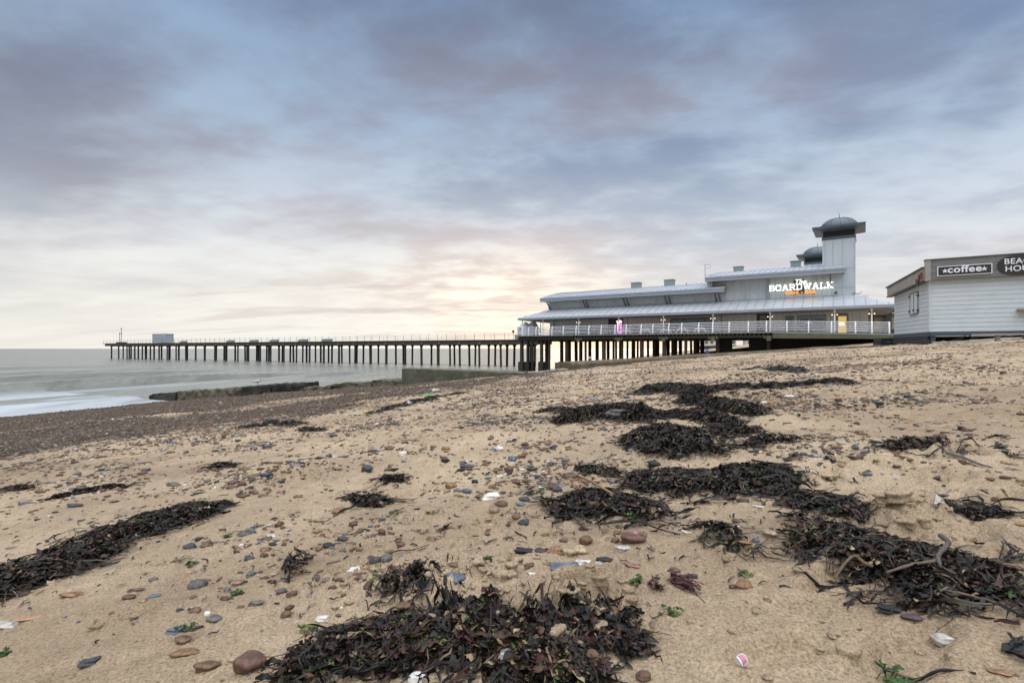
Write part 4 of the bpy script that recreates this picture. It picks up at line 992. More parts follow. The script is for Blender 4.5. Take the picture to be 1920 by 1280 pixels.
# ------------------------------------------------------------------ far things seen under and past the pavilion
def far_house(name, X0, Y0, w, d, h, zb, ang, lab, nwin):
    t = empty(name, (X0, Y0, zb), ang, lab, 'house')
    MB().box(0,w,0,d,-1,h).build('wall', M['farwall'], t)
    MB().hexa([(-.4,-.4,h+.002),(w+.4,-.4,h+.002),(w+.4,d+.4,h+.002),(-.4,d+.4,h+.002)],[(1,d*.35,h+2),(w-1,d*.35,h+2),(w-1,d*.65,h+2),(1,d*.65,h+2)]).build('roof', M['fascia'], t)
    for k in range(nwin):
        x = w*(k+.5)/nwin
        f = MB().box(x-.6,x+.6,-.06,-.004,h*.35,h*.75).build('window', M['trim'], t)
far_house('terrace_house', 86, 236, 16, 8, 2.6, 4.7, -.3, 'long low cream house with small dark windows seen under the deck', 7)
far_house('beach_house', 103, 226, 20, 8, 2.4, 4.7, -.3, 'distant cream house half hidden behind the dark under deck wall', 6)
far_house('far_house', 132, 240, 18, 8, 3.0, 4.7, -.35, 'distant cream house behind the deck end', 5)
for (X0, Y0, lab) in ((60,165,'low dark scrub bank below the far houses'),(78,170,'low dark scrub bank right of the other')):
    pts = [(X0,Y0,3),(X0+18,Y0-6,3),(X0+20,Y0,3),(X0+2,Y0+6,3),(X0,Y0+.5,4.1),(X0+18,Y0-5.5,4.2),(X0+20,Y0,4.0),(X0+2,Y0+6,4.0)]
    rough_block(pts, 'scrub_bank', M['darkgreen'], lab, 'scrub', 'scrub banks', .35, 5, 44+int(X0))
x, y = (1326-960)/FP*44, 44
t = empty('buoy', (x, y, float(G0(x,y))), 0, 'small blue buoy lying on the beach beneath the deck', 'buoy')
zc = EYE-(658.5-HZ)*44/FP - float(G0(x,y))
MB().lathe(0,0,[(0,zc-.22),(.12,zc-.17),(.17,zc),(.13,zc+.11),(.04,zc+.17),(0,zc+.18)],12).build('float', M['bluepaint'], t, smooth=True)
MB().tube([(0,0,zc-.2),(0,0,-.2)], .05).build('stem', M['bluepaint'], t)
# panelled building at the right end
t = empty('panelled_shelter', (40.8, 60.0, 4.7), AX, 'cream panelled shelter with brown frames and a bright round lamp, between pavilion and hut', 'shelter')
MB().box(0,9,0,5,-.5,.9).build('base_wall', M['trim'], t)
MB().box(.0,9,.05,5,.9,2.75).build('panel_wall', M['cream'], t)
fr = MB()
for k in range(8): fr.box(k*1.2,k*1.2+.1,-.02,.048,.9,2.45)
fr.box(0,9,-.021,.047,2.35,2.45).build('window_frame', M['brownframe'], t)
MB().box(2.3,2.95,-.5,-.03,-.5,3.3).build('pillar', M['trim'], t)
MB().box(-.6,9.6,-1.2,5.6,3.1,3.4).build('roof', M['soffit'], t)
MB().box(-.3,.1,-.9,-.75,2.85,3.65).build('lamp_arm', M['white'], t)
MB().tube([(1.25,-1.35,3.2),(1.25,-1.22,3.2)], .36, 20).build('round_lamp', M['whiteglow'], t)
MB().tube([(.2,-1.0,3.3),(2.0,-1.0,3.15)], .12, 8).build('lamp_bar', M['white'], t)
MB().box(.3,1.3,-.4,-.1,.15,.35).box(1.7,2.1,-.4,-.1,.1,.42).build('lit_seat', M['warmglow'], t)

# gulls
def gull(X0, Y0, Z0, lab, s=1, rz=0):
    t = empty('gull', (X0,Y0,Z0), rz, lab, 'gull', 'gulls by the water')
    MB().tube([(-.28*s,0,.16*s),(-.15*s,0,.19*s),(0,0,.20*s),(.14*s,0,.24*s),(.19*s,0,.32*s),(.24*s,0,.36*s),(.33*s,0,.34*s)], [.015*s,.06*s,.085*s,.06*s,.04*s,.045*s,.01*s], 8).build('body', M['gull'], t, smooth=True)
    for k in (-1,1): MB().tube([(.02*s,k*.03*s,.13*s),(.02*s,k*.03*s,0)], .01*s, 5).build('leg', M['trim'], t)
p = gl(476); gull(p[0], p[1]+.4, EYE-(721.5-HZ)*p[1]/FP+.0, 'gull standing on the black weedy groyne blocks', .9, .3)
gull(*( (1115-960)/FP*27.9, 29.6), 2.68, 'gull perched on the brown kerb in front of the piles', .8, 2)

# ------------------------------------------------------------------ beach hut
HA = np.array((19.6, 24.0)); fdir = np.array((.857,-.515)); sdir = np.array((.36,.933)); fn = np.array((-.515,-.857)); sn = np.array((-.933,.36))
hut = empty('beach_hut', (*HA, 3.6), 0, 'pale boarded beach hut with brown coffee sign on its grey fascia', 'hut')
HW = 7.5; SW = 4.95
def hl(p, z): return (p[0]-HA[0], p[1]-HA[1], z-3.6)
def hquad(b, P, Q, zb0, zb1, zt0, zt1, off0, off1, n_):
    """slab between plan points P and Q standing off the wall by off0 (back) .. off1 (front)"""
    p0, q0, p1, q1 = P+n_*off0, Q+n_*off0, P+n_*off1, Q+n_*off1
    b.hexa([hl(p1,zb0),hl(q1,zb1),hl(q0,zb1),hl(p0,zb0)], [hl(p1,zt0),hl(q1,zt1),hl(q0,zt1),hl(p0,zt0)])
zb, ztp = 4.175, 6.60
Fa, Fb = HA, HA+fdir*HW; Sa, Sb = HA, HA+sdir*SW
core = MB(); ins = .10
bq = [Sb+np.array((.12,-.05)), HA+np.array((.08,.09)), Fb+np.array((-.05,.1)), Fb+np.array((2.2,4.2))]
core.hexa([hl(bq[1],zb),hl(bq[2],zb),hl(bq[3],zb),hl(bq[0],zb)],[hl(bq[1],7.1),hl(bq[2],7.1),hl(bq[3],6.9),hl(bq[0],6.75)])
core.build('inner_wall', M['hutwall'], hut)
nb = 12; bh = (ztp-zb)/nb
def boards(P, Q, n_, name):
    b = MB()
    for k in range(nb+1):
        z0 = zb+k*bh; z1 = z0+bh*1.0
        p0, q0 = P+n_*.0, Q+n_*.0
        def at(pt, off): return pt+n_*off
        # lapped board: lower edge stands further out
        b.hexa([hl(at(P,.018),z0+.003),hl(at(Q,.018),z0+.003),hl(at(Q,-.03),z0+.004),hl(at(P,-.03),z0+.004)],[hl(at(P,.006),z1-.004),hl(at(Q,.006),z1-.004),hl(at(Q,-.03),z1-.004),hl(at(P,-.03),z1-.004)])
    return b.build(name, M['hutwall'], hut)
boards(Fa, Fb, fn, 'front_boards'); boards(Sb, Sa, sn, 'side_boards')
cb = MB(); c0 = HA+fn*.0
cb.tube([hl(HA+(fn+sn)*.012, zb), hl(HA+(fn+sn)*.012, ztp+.1)], .05, 4).build('corner_board', M['hutwall'], hut)
# base
b = MB(); hquad(b, Fa, Fb, zb-.20, zb-.20, zb-.004, zb-.004, -.2, .05, fn); hquad(b, Sb, Sa-sdir*.0, zb-.20, zb-.20, zb-.005, zb-.005, -.2, .045, sn); b.build('plinth', M['hutpost'], hut)
b = MB()
for k in range(3): hquad(b, Sb+sdir*.5, Sa+sdir*.15, 3.30+k*.225, 3.30+k*.225, 3.515+k*.225, 3.515+k*.225, -.18, .03+.012*k, sn)
hquad(b, Fa+fdir*.3, Fb, 3.2, 3.2, zb-.203, zb-.203, -1.3, -1.2, fn)
b.build('skirt_boards', M['hutbase'], hut)
for k, d_ in enumerate((.12, 2.6, 5.1, 7.2)):
    P = HA+fdir*d_-fn*.08; MB().bar(hl(P,3.2), hl(P,zb-.205), .13, .13).build('support_post', M['hutpost'], hut)
b = MB()
for d_ in (.2, 2.7): b.bar(hl(HA+fdir*d_-fn*.12,3.45), hl(HA+fdir*(d_+1.1)-fn*.12,3.95), .05, .08); b.bar(hl(HA+fdir*(d_+1.2)-fn*.12,3.95), hl(HA+fdir*(d_+2.3)-fn*.12,3.45), .05, .08)
b.build('brace', M['hutbase'], hut)
# sleepers at the far corner
Pq = Sb+sdir*.35
for k in range(3):
    b = MB(); hquad(b, Pq+sdir*1.0+sn*.45, Pq+sn*.35, 3.34+k*.22, 3.34+k*.22, 3.545+k*.22, 3.545+k*.22, -.4, .25-(k*.03), sn); b.build('sleeper', M['hutbase'], hut)
# front fascia (parapet) with boards
zf0, zf1_ = 6.56, 7.50
b = MB()
for k in range(3):
    z0 = zf0+k*(zf1_-zf0)/3; hquad(b, Fa+fdir*-.02, Fb, z0+.004, z0+.004, z0+(zf1_-zf0)/3-.006, z0+(zf1_-zf0)/3-.006, .05, .30, fn)
fa = b.build('front_fascia', M['fasciawood'], hut)
b = MB(); hquad(b, Fa+fdir*-.22, Fa+fdir*-.025, zf0-.02, zf0-.02, zf1_-.01, zf1_-.01, .04, .33, fn); b.build('fascia_end_board', M['weathered_wood'], hut)
b = MB(); hquad(b, Fa+fdir*-.24, Fb, zf1_+.0, zf1_+.0, zf1_+.035, zf1_+.035, -.1, .36, fn); b.build('fascia_cap', M['fasciawood'], hut)
# side fascia, sloping
b = MB(); S2 = Sb+sdir*.25
hquad(b, S2+sn*.02, Sa+sn*.02, 6.32, 6.60, 6.80, 7.16, .04, .26, sn); b.build('side_fascia', M['weathered_wood'], hut)
b = MB(); hquad(b, S2+sdir*.15, Sa, 6.81, 7.17, 6.86, 7.23, -4, .33, sn); b.build('roof', M['trim'], hut)
b = MB(); hquad(b, S2+sdir*.12, Sa, 6.28, 6.555, 6.315, 6.595, .0, .30, sn); b.build('soffit_trim', M['trim'], hut)
b = MB(); hquad(b, S2+sdir*.02, S2+sdir*.32, 6.86, 6.87, 7.0, 7.0, -.5, .1, sn); b.build('roof_upstand', M['trim'], hut)
P = HA+sdir*.35+sn*.32; MB().bar(hl(P,6.62), hl(P,6.9), .05, .07).build('red_bracket', M['red'], hut)
P = HA+sdir*.5+sn*.34; MB().bar(hl(P,6.42), hl(P,6.72), .07, .14).build('dark_bracket', M['trim'], hut)
P = HA+sdir*.1+sn*.30; MB().bar(hl(P,6.68), hl(P,6.98), .07, .10).build('red_bracket', M['red'], hut)
# shuttered window on the side
def side_t(px):
    xr = (px-960)/FP; return (HA[0]-xr*HA[1])/(xr*sdir[1]-sdir[0])
ta, tb = side_t(1723), side_t(1708.5)
Pa, Pb = HA+sdir*ta, HA+sdir*tb
b = MB(); hquad(b, Pb, Pa, 5.10, 5.16, 6.16, 6.20, .0, .045, sn); wn = b.build('shutter', M['hutwall'], hut)
b = MB()
for t_ in (ta, (ta+tb)/2, tb): P = HA+sdir*t_+sn*.052; b.bar(hl(P,5.12), hl(P,6.18), .02, .03)
b.bar(hl(Pb+sn*.055,6.17),hl(Pa+sn*.055,6.21),.04,.045).bar(hl(Pb+sn*.055,5.10),hl(Pa+sn*.055,5.15),.06,.05)
b.build('shutter_edge', weathered('dirty_edge', (.20,.19,.17,1), .8, .3, 5), wn)
b = MB()
for t_ in (ta-.02, tb+.02):
    for z in (5.28, 6.02): P = HA+sdir*t_+sn*.06; b.bar(hl(P,z-.04), hl(P,z+.05), .05, .11)
b.bar(hl(HA+sdir*(ta+tb)/2+sn*.07,5.28),hl(HA+sdir*(ta+tb)/2+sn*.07,5.36),.05,.10)
b.build('hinge', M['trim'], wn)
# signs on the front
FO = HA+fn*.305
def ft(px, off=.305):
    A = HA+fn*off; xr = (px-960)/FP; return (xr*A[1]-A[0])/(fdir[0]-xr*fdir[1])
def fz(px, py): t_ = ft(px); y = (FO+fdir*t_)[1]; return EYE+(HZ-py)*y/FP
ta, tb = ft(1757), ft(1860); z0, z1 = fz(1757,518.5), fz(1757,500.0)
dzs = 0.0
sgn = bpy.data.objects.new('coffee_sign', None); col.objects.link(sgn); sgn.parent = hut
b = MB(); hquad(b, HA+fdir*ta, HA+fdir*tb, z0, z0, z1, z1, .302, .36, fn); cs = b.build('sign_frame', M['letters'], sgn)
b = MB(); hquad(b, HA+fdir*(ta+.035), HA+fdir*(tb-.035), z0+.035, z0+.035, z1-.035, z1-.035, .361, .372, fn); b.build('sign_board', M['signbrown'], sgn)
ang = math.atan2(fdir[1], fdir[0])
mid = (ta+tb)/2; P = HA+fdir*mid+fn*.378
tx = text_mesh('sign_lettering', 'coffee', .42, M['letters'], sgn, hl(P, z0+.135), (R(90),0,ang), off=.010, ext=.012, spacing=1.08)
bpy.context.view_layer.update()
tx.scale.x = ((tb-ta)*.62)/max(.2, tx.dimensions.x)
for tt in (ta+.27, tb-.27):
    P = HA+fdir*tt+fn*.376; b = MB(); vs = []
    for dp in (0, .012):
        for k in range(10):
            r = .115 if k % 2 == 0 else .048; a = math.pi/2+k*math.pi/5
            Q = P+fdir*r*math.cos(a)+fn*dp; vs.append(hl(Q, (z0+z1)/2+r*math.sin(a)))
    fs = [tuple(range(10,20)), tuple(range(10))[::-1]]+[(k,(k+1)%10,10+(k+1)%10,10+k) for k in range(10)]
    b.add(vs, fs); b.build('sign_star', M['letters'], sgn)
# oval sign
te = ft(1870); zc_ = (fz(1890,478.5)+fz(1890,516.5))/2; hr = (fz(1890,478.5)-fz(1890,516.5))/2; wr = 1.2
osg = bpy.data.objects.new('oval_sign', None); col.objects.link(osg); osg.parent = hut
P = HA+fdir*(te+wr)+fn*.31; vs = []; nn_ = 48
for dp in (0, .05):
    for k in range(nn_):
        a = 2*math.pi*k/nn_; ca, sa = math.cos(a), math.sin(a)
        Q = P+fdir*wr*math.copysign(abs(ca)**.62, ca)+fn*dp; vs.append(hl(Q, zc_+hr*math.copysign(abs(sa)**.8, sa)))
b = MB().add(vs, [tuple(range(nn_,2*nn_)), tuple(range(nn_))[::-1]]+[(k,(k+1)%nn_,nn_+(k+1)%nn_,nn_+k) for k in range(nn_)]); b.build('sign_board', M['signbrown'], osg)
Q = P+fn*.056-fdir*(wr-.20)
text_mesh('sign_lettering', 'BEACH', .34, M['letters'], osg, hl(Q, zc_+.05), (R(90),0,ang), align='LEFT', off=.004, ext=.01, spacing=1.05)
text_mesh('sign_lettering', 'HOUSE', .34, M['letters'], osg, hl(Q+fdir*.03, zc_-.27), (R(90),0,ang), align='LEFT', off=.004, ext=.01, spacing=1.05)
# serving shelf
b = MB(); t0_ = ft(1911, .4); hquad(b, HA+fdir*t0_, HA+fdir*(t0_+2), 5.05, 5.05, 5.12, 5.12, .03, .45, fn); b.box(*[0,0,0,0,0,0]) if 0 else None
b.build('serving_shelf', M['weathered_wood'], hut)
# plank bench in front
PB = np.array(((1834-960)/FP*20.6, 20.6))
bn = empty('plank_bench', (*PB, 3.7), ang, 'rough weathered plank bench in front of the hut at the right edge', 'bench')
zt_ = EYE+(HZ-626)*20.6/FP-3.7
MB().box(0,4.5,-.14,.0,zt_-.06,zt_).box(.1,4.5,.01,.15,zt_-.06,zt_-.004).box(-.15,4.5,.16,.32,zt_-.06,zt_+.003).build('seat', M['weathered_wood'], bn, bevel=.006)
for k in (.55, 1.35, 2.6): MB().box(k,k+.12,0,.25,-.35,zt_-.062).build('leg', M['weathered_wood'], bn)
# thin concrete strip where hut meets sand
kerb('hut_kerb', [kz(1745,642.5,642.0,23.5), kz(1800,640,639.6,22.3), kz(1860,636,635.0,21), kz(1935,634,632.5,20)], 'thin concrete edge between the sand and the black hut base', .3, M['concrete'], 12)
# ------------------------------------------------------------------ things lying on the beach
def ico(sub):
    bm = bmesh.new(); bmesh.ops.create_icosphere(bm, subdivisions=sub, radius=1)
    bm.verts.ensure_lookup_table(); v = np.array([a.co[:] for a in bm.verts]); f = np.array([[a.index for a in q.verts] for q in bm.faces]); bm.free(); return v, f
ICO = {k: ico(k) for k in (1, 2, 3, 4)}
PAL = {'brown': (.16,.095,.055), 'orange': (.25,.145,.075), 'red': (.13,.07,.048), 'tan': (.33,.25,.165), 'grey': (.13,.125,.115), 'slate': (.055,.06,.07),
       'black': (.018,.018,.02), 'blue': (.11,.14,.18), 'white': (.72,.70,.66), 'pale': (.42,.40,.36), 'purple': (.075,.045,.055), 'pink': (.34,.20,.16), 'cream': (.55,.42,.27)}
def stones(name, x, y, sz, asp, flat, rot, colr, sub, mat, parent=None, sink=.3, rough=.16, local=False, seed=0, zz=None, pitch=None, blocky=0.0):
    """x,y,sz (half length),asp (width/length),flat (height/length),rot, colr (N,3)"""
    r = np.random.default_rng(seed)
    v, f = ICO[sub]; N = len(x); nv = len(v)
    P = np.repeat(v[None], N, 0)
    if blocky > 0: P = np.sign(P)*np.abs(P)**(1-blocky); P /= (np.abs(P).max(2, keepdims=True)*.35+.65)
    ph = r.uniform(0, 6.28, (N, 1, 6)); k1 = r.uniform(1.2, 2.6, (N, 1, 3))
    d = (np.sin(P[:,:,0]*k1[:,:,0]*1.6+ph[:,:,0])*np.sin(P[:,:,1]*k1[:,:,1]*1.5+ph[:,:,1]) + np.sin(P[:,:,2]*k1[:,:,2]*2+P[:,:,0]*1.3+ph[:,:,2]) + .5*np.sin(P[:,:,0]*4.1+P[:,:,1]*3.7+ph[:,:,3]))
    P = P*(1+rough*d[:,:,None]*.7)
    P = P*np.stack([sz, sz*asp, sz*flat], -1)[:, None, :]
    if pitch is not None:
        c, s = np.cos(pitch)[:, None], np.sin(pitch)[:, None]
        px_, pz_ = P[:,:,0]*c+P[:,:,2]*s, -P[:,:,0]*s+P[:,:,2]*c; P = np.stack([px_, P[:,:,1], pz_], -1)
    c, s = np.cos(rot)[:, None], np.sin(rot)[:, None]
    Q = np.stack([P[:,:,0]*c-P[:,:,1]*s, P[:,:,0]*s+P[:,:,1]*c, P[:,:,2]], -1)
    gz_ = H(x, y) if zz is None else zz
    ctr = np.stack([x, y, gz_+sz*flat*(1-2*sink)], -1)
    if not local: Q = Q+ctr[:, None, :]
    C = np.repeat(colr[:, None, :], nv, 1)*(1+.10*d[:,:,None]) ; C = np.clip(C, 0, 1)
    C = np.concatenate([C, np.ones((N, nv, 1))], -1)
    F = (f[None]+(np.arange(N)*nv)[:, None, None]).reshape(-1, 3)
    o = npmesh(name, Q.reshape(-1, 3), F, mat, C.reshape(-1, 4), parent, smooth=(blocky < .3))
    if local: o.location = ctr[0]
    return o
# hero stones and shells, found in the photo:  px, py, width px, width/length, height/length, turn, colour, name, label
HS = [
 (372,1100,34,.7,.5,.3,'grey','pebble','grey brown oval stone with a pale ring, left foreground'),
 (402,1163,24,.75,.55,.5,'grey','pebble','smooth grey egg shaped pebble beside a tiny white shell'),
 (389,1151,10,.8,.5,0,'white','shell','tiny white shell next to a grey egg shaped pebble'),
 (335,1184,34,.4,.25,.5,'blue','shell','dark blue mussel shell lying left of a purple brown stone'),
 (362,1179,30,.35,.22,.6,'purple','pebble','long purple brown stone touching a blue mussel shell'),
 (342,1203,24,.8,.6,.2,'brown','pebble','round brown stone draped with green weed'),
 (347,1228,46,.38,.33,.45,'orange','pebble','long knobbly brown stone under the green weed covered one'),
 (387,1252,38,.5,.4,.6,'brown','pebble','long brown stone with a dark end, lowest of its row'),
 (367,1146,20,.8,.45,.2,'brown','pebble','mottled brown pebble above the grey egg shaped one'),
 (167,1245,28,.55,.4,.7,'slate','pebble','black angular stone alone on smooth sand at lower left'),
 (241,1122,20,.7,.5,.4,'red','pebble','reddish brown pebble under a thin brown sliver'),
 (254,1107,27,.28,.2,.35,'brown','pebble','thin brown stone sliver above a reddish pebble'),
 (134,1117,36,.4,.25,.3,'orange','pebble','flat orange brown stone with a pointed right end'),
 (356,1026,22,.7,.45,0,'slate','pebble','dark grey pebble just below the long left heap'),
 (466,1003,32,.55,.42,.1,'grey','pebble','banded grey and tan flint beside a green weed scrap'),
 (289,1087,16,.6,.4,.2,'grey','pebble','small grey green pebble on clean sand under the left heap'),
 (326,909,23,.4,.3,0,'grey','pebble','flat grey pebble above the right end of the long left heap'),
 (139,949,24,.5,.3,.1,'slate','pebble','flat dark stone between two left weed heaps'),
 (74,923,17,.5,.35,.1,'red','pebble','small reddish stone left of the weed tuft with a stalk'),
 (49,944,24,.35,.25,.1,'blue','pebble','thin blue grey stone above the long left heap'),
 (12,1172,28,.6,.3,.3,'pale','shell','white and blue broken shell at the left picture edge'),
 (536,1155,18,.8,.6,.4,'brown','pebble','round brown pebble alone above the front heap'),
 (480,1133,24,.5,.35,.3,'grey','pebble','flat grey brown pebble left of the round brown one'),
 (753,1166,28,.8,.55,-.3,'orange','pebble','orange brown stone at the back of the front heap'),
 (760,1137,32,.5,.45,.4,'brown','pebble','brown and grey banded stone behind the orange brown one'),
 (678,1083,26,.8,.35,.3,'red','pebble','flat angular brown stone leaning on a white shell'),
 (664,1074,24,.7,.4,.5,'white','shell','white broken shell leaning on a flat angular brown stone'),
 (703,1053,20,.8,.6,.2,'slate','pebble','dark grey flint, left one of a touching pair'),
 (724,1051,22,.8,.6,.8,'grey','pebble','grey flint with pale streak, right one of a touching pair'),
 (512,1021,14,.6,.4,.1,'black','pebble','black pebble right of the banded flint'),
 (444,1035,12,.6,.4,.1,'black','pebble','small black pebble left below the banded flint'),
 (633,962,20,.8,.6,0,'orange','pebble','round orange brown pebble with weed stuck to its left'),
 (662,985,15,.8,.6,.2,'red','pebble','small red brown pebble beside a black scrap'),
 (850,1059,18,.7,.45,-.2,'brown','pebble','brown pebble left of the green weed scrap in mid foreground'),
 (899,1051,25,.55,.25,-.1,'slate','pebble','flat slate coloured stone above a green weed scrap'),
 (917,985,24,.8,.5,.6,'cream','shell','cream and orange broken shell half buried in sand'),
 (751,1023,16,.6,.5,.1,'red','pebble','brown double pebble by a thin twig'),
 (468,1252,50,.8,.6,.5,'red','pebble','biggest brown stone at the left end of the front heap'),
 (446,1240,38,.4,.32,.5,'tan','pebble','long tan stone leaning on the biggest brown stone'),
 (604,1164,20,.6,.5,.1,'white','shell','white worn shell on the crest of the front heap'),
 (786,1160,9,.9,.8,0,'orange','pebble','tiny orange brown pebble right of the heap crest'),
 (804,1190,26,.6,.7,1.2,'pink','shell','pinkish white shell upright in the front heap'),
 (950,1257,27,.8,.7,.2,'pale','shell','pale chalky shell in the front heap near the bottom edge'),
 (782,1275,28,.7,.5,.1,'white','shell','white fluted shell at the bottom edge under the front heap'),
 (934,878,16,.5,.4,0,'brown','pebble','brown oval pebble above the white shard'),
 (921,934,26,.8,.35,.2,'white','shell','bright white triangular shard among brown pebbles'),
 (940,946,23,.6,.5,-.1,'brown','pebble','glossy brown oval pebble right of the white shard'),
 (927,957,18,.9,.8,0,'tan','pebble','round tan and grey pebble below the glossy brown one'),
 (983,939,20,.6,.5,0,'slate','pebble','dark grey pebble lying against a bluish one'),
 (975,947,18,.5,.35,0,'blue','pebble','bluish pebble lying against a dark grey one'),
 (968,970,16,.7,.5,0,'brown','pebble','brown pebble above a dark grey flint in mid foreground'),
 (983,982,21,.6,.45,.4,'slate','pebble','dark grey flint below a brown pebble in mid foreground'),
 (1008,935,18,.5,.35,0,'grey','pebble','grey green pebble under bright green weed'),
 (1066,929,18,.8,.6,.2,'brown','pebble','brown pebble at the left edge of the heap with tan stalks'),
 (1041,1035,25,.75,.55,.5,'orange','pebble','orange brown stone at the left of a row of three'),
 (1066,1039,28,.8,.6,0,'tan','pebble','tan stone with a dark spot in the middle of a row of three'),
 (1087,1036,22,.9,.8,1.2,'cream','pebble','cream and orange stone at the right of a row of three'),
 (1098,1017,23,.8,.7,.2,'brown','pebble','lumpy brown stone behind the row of three'),
 (1056,1015,15,.7,.5,.1,'brown','pebble','small brown stone behind the left of the row of three'),
 (1059,1064,48,.5,.16,0,'blue','shell','flat blue black shell piece, widest of those in mid foreground'),
 (1094,1060,25,.6,.45,-.5,'white','shell','white ring shaped shells lying together'),
 (1133,1051,24,.6,.25,0,'black','pebble','flat black stone above a pale round pebble'),
 (1122,1061,14,.8,.7,0,'pale','pebble','small round pale green pebble under a flat black stone'),
 (1189,1063,22,.5,.45,-.1,'pink','shell','pink and white shell fragment right of a small brown pebble'),
 (1172,1059,14,.7,.5,0,'brown','pebble','small brown pebble left of the pink and white shell'),
 (982,1037,30,.5,.25,-.2,'black','pebble','flat black flint with ragged edge'),
 (1013,1034,20,.8,.4,.3,'purple','pebble','dark purple brown scrap of stone right of the ragged flint'),
 (1186,1016,42,.55,.5,0,'red','pebble','large speckled red brown stone beneath the heap with tan stalks'),
 (1154,1015,16,.7,.6,.2,'brown','pebble','small brown stone touching the large speckled one'),
 (1187,1002,32,.5,.4,.1,'pink','pebble','pinkish brown stone behind the large speckled one'),
 (1167,1030,25,.6,.4,0,'pale','pebble','rough grey and yellow stone below the large speckled one'),
 (1094,993,17,.6,.4,0,'red','pebble','red brown oval pebble on open sand in mid foreground'),
 (1147,1151,30,.85,.7,0,'brown','pebble','round brown stone with a dimple, alone right of the dug sand'),
 (1110,1246,26,.9,.8,.3,'brown','pebble','round brown stone at the right end of the front heap'),
 (1095,1083,13,.7,.5,0,'slate','pebble','small slate pebble left of a spiky black lump'),
 (1139,1080,22,.6,.5,0,'black','pebble','spiky black lump under the round pale pebble'),
 (998,1079,12,.7,.5,0,'white','shell','small white shell at the edge of the dug sand'),
 (1264,1071,18,.8,.5,-.2,'red','pebble','brown lump of stone left of a slate pebble'),
 (1299,1084,16,.6,.45,0,'slate','pebble','slate blue pebble right of a brown lump'),
 (1395,1099,28,.8,.6,.2,'orange','pebble','rough rusty orange stone in the right foreground'),
 (1375,1102,17,.8,.5,.3,'red','pebble','brown stone touching the rusty orange one'),
 (1395,1036,23,.5,.3,-.3,'orange','pebble','flat orange brown stone beside a branching twig'),
 (1380,979,13,.9,.8,0,'red','pebble','round red brown pebble below the long middle heap'),
 (1381,988,12,.6,.3,0,'white','shell','little white shard under a round red brown pebble'),
 (1207,1270,28,.8,.5,.4,'red','pebble','pointed brown stone at the bottom edge, right of centre'),
 (1417,1015,14,.8,.6,0,'blue','pebble','blue grey pebble left of the round tan stone'),
 (1443,1004,23,.85,.65,0,'tan','pebble','round tan brown stone with smooth top left of the branch heap'),
 (1682,884,16,.5,.35,0,'red','pebble','reddish pebble high on the right hand sand'),
 (1821,947,27,.4,.35,0,'red','pebble','brown oval stone over the flat clump of black twigs'),
 (1866,951,14,.6,.5,0,'brown','pebble','small brown stone right of the brown oval one'),
 (1884,900,22,.4,.3,0,'red','pebble','long red brown stone near the right picture edge'),
 (1856,904,16,.5,.35,0,'brown','pebble','brown stone left of the long red brown one'),
 (1772,930,16,.6,.35,0,'slate','pebble','slate pebble on the sand above the white plastic shard'),
 (1667,1146,34,.45,.3,-.6,'black','pebble','long black angular stone under the branch heap'),
 (1707,1164,38,.5,.2,0,'purple','pebble','flat purple brown stone right of the long black one'),
 (1767,1205,27,.85,.6,0,'pale','shell','round lilac grey shell in the right foreground'),
 (1489,1166,26,.3,.2,-.4,'tan','shell','curved tan shell rim sunk in sand'),
 (1551,1160,24,.4,.25,0,'tan','pebble','tan flake of stone right of the curved shell rim'),
 (1471,1101,17,.5,.35,-.3,'black','pebble','small black stone between the rusty stone and the branch heap'),
 (1871,1260,36,.45,.15,-.6,'orange','pebble','orange brown flake at the bottom right corner'),
 (1440,1273,20,.8,.4,0,'tan','pebble','square tan piece at the bottom edge'),
 (688,883,20,.85,.75,0,'slate','pebble','dark grey domed stone, largest on the upper left sand'),
 (754,853,14,.6,.5,0,'white','shell','white shell piece on the upper sand left of centre'),
 (836,841,16,.7,.55,.1,'orange','pebble','orange brown pebble with a black one at its right, upper sand'),
 (873,877,22,.45,.4,0,'slate','pebble','long slate pebble above the small blue grey round one'),
 (832,859,15,.6,.4,0,'red','pebble','red brown oval pebble left of centre on the pebbly sand'),
 (845,914,19,.75,.65,0,'orange','pebble','round orange brown pebble at the back of a close group'),
 (875,918,18,.6,.5,0,'blue','pebble','pale blue grey pebble at the right of a close group'),
 (858,921,15,.6,.5,.2,'grey','pebble','grey brown pebble in the middle of a close group'),
 (890,905,11,.9,.8,0,'black','pebble','small round black pebble right of the close group'),
 (625,819,14,.7,.55,0,'slate','pebble','slate pebble near the top of the open sand, left of centre'),
 (527,922,13,.6,.3,.4,'pink','shell','ring shaped pink and white shell on the left sand'),
 (913,780,14,.6,.5,0,'grey','pebble','grey green stone on the far pebbly sand'),
 (1226,869,21,.85,.75,0,'black','pebble','rounded black stone between two large middle heaps'),
 (1622,848,16,.5,.35,0,'slate','pebble','flat slate pebble alone on the upper right sand'),
 (1760,845,27,.4,.35,0,'brown','pebble','oval brown stone at the right of a small dark weed clump'),
 (1804,858,14,.8,.7,0,'red','pebble','round red brown stone on the far right sand'),
 (1845,741,14,.7,.5,0,'brown','pebble','brown stone high up the sand below the hut'),
 (1862,821,22,.35,.2,0,'tan','pebble','long tan stone on the far right sand'),
 (1577,827,14,.6,.5,0,'pale','shell','pale blue white shell piece on the upper right sand'),
 (1606,796,11,.7,.6,0,'slate','pebble','round slate pebble above the pale blue white shell'),
 (1155,790,30,.6,.4,.1,'grey','stone','pale grey boulder like stone lying in the left middle mound'),
]
occupied = []
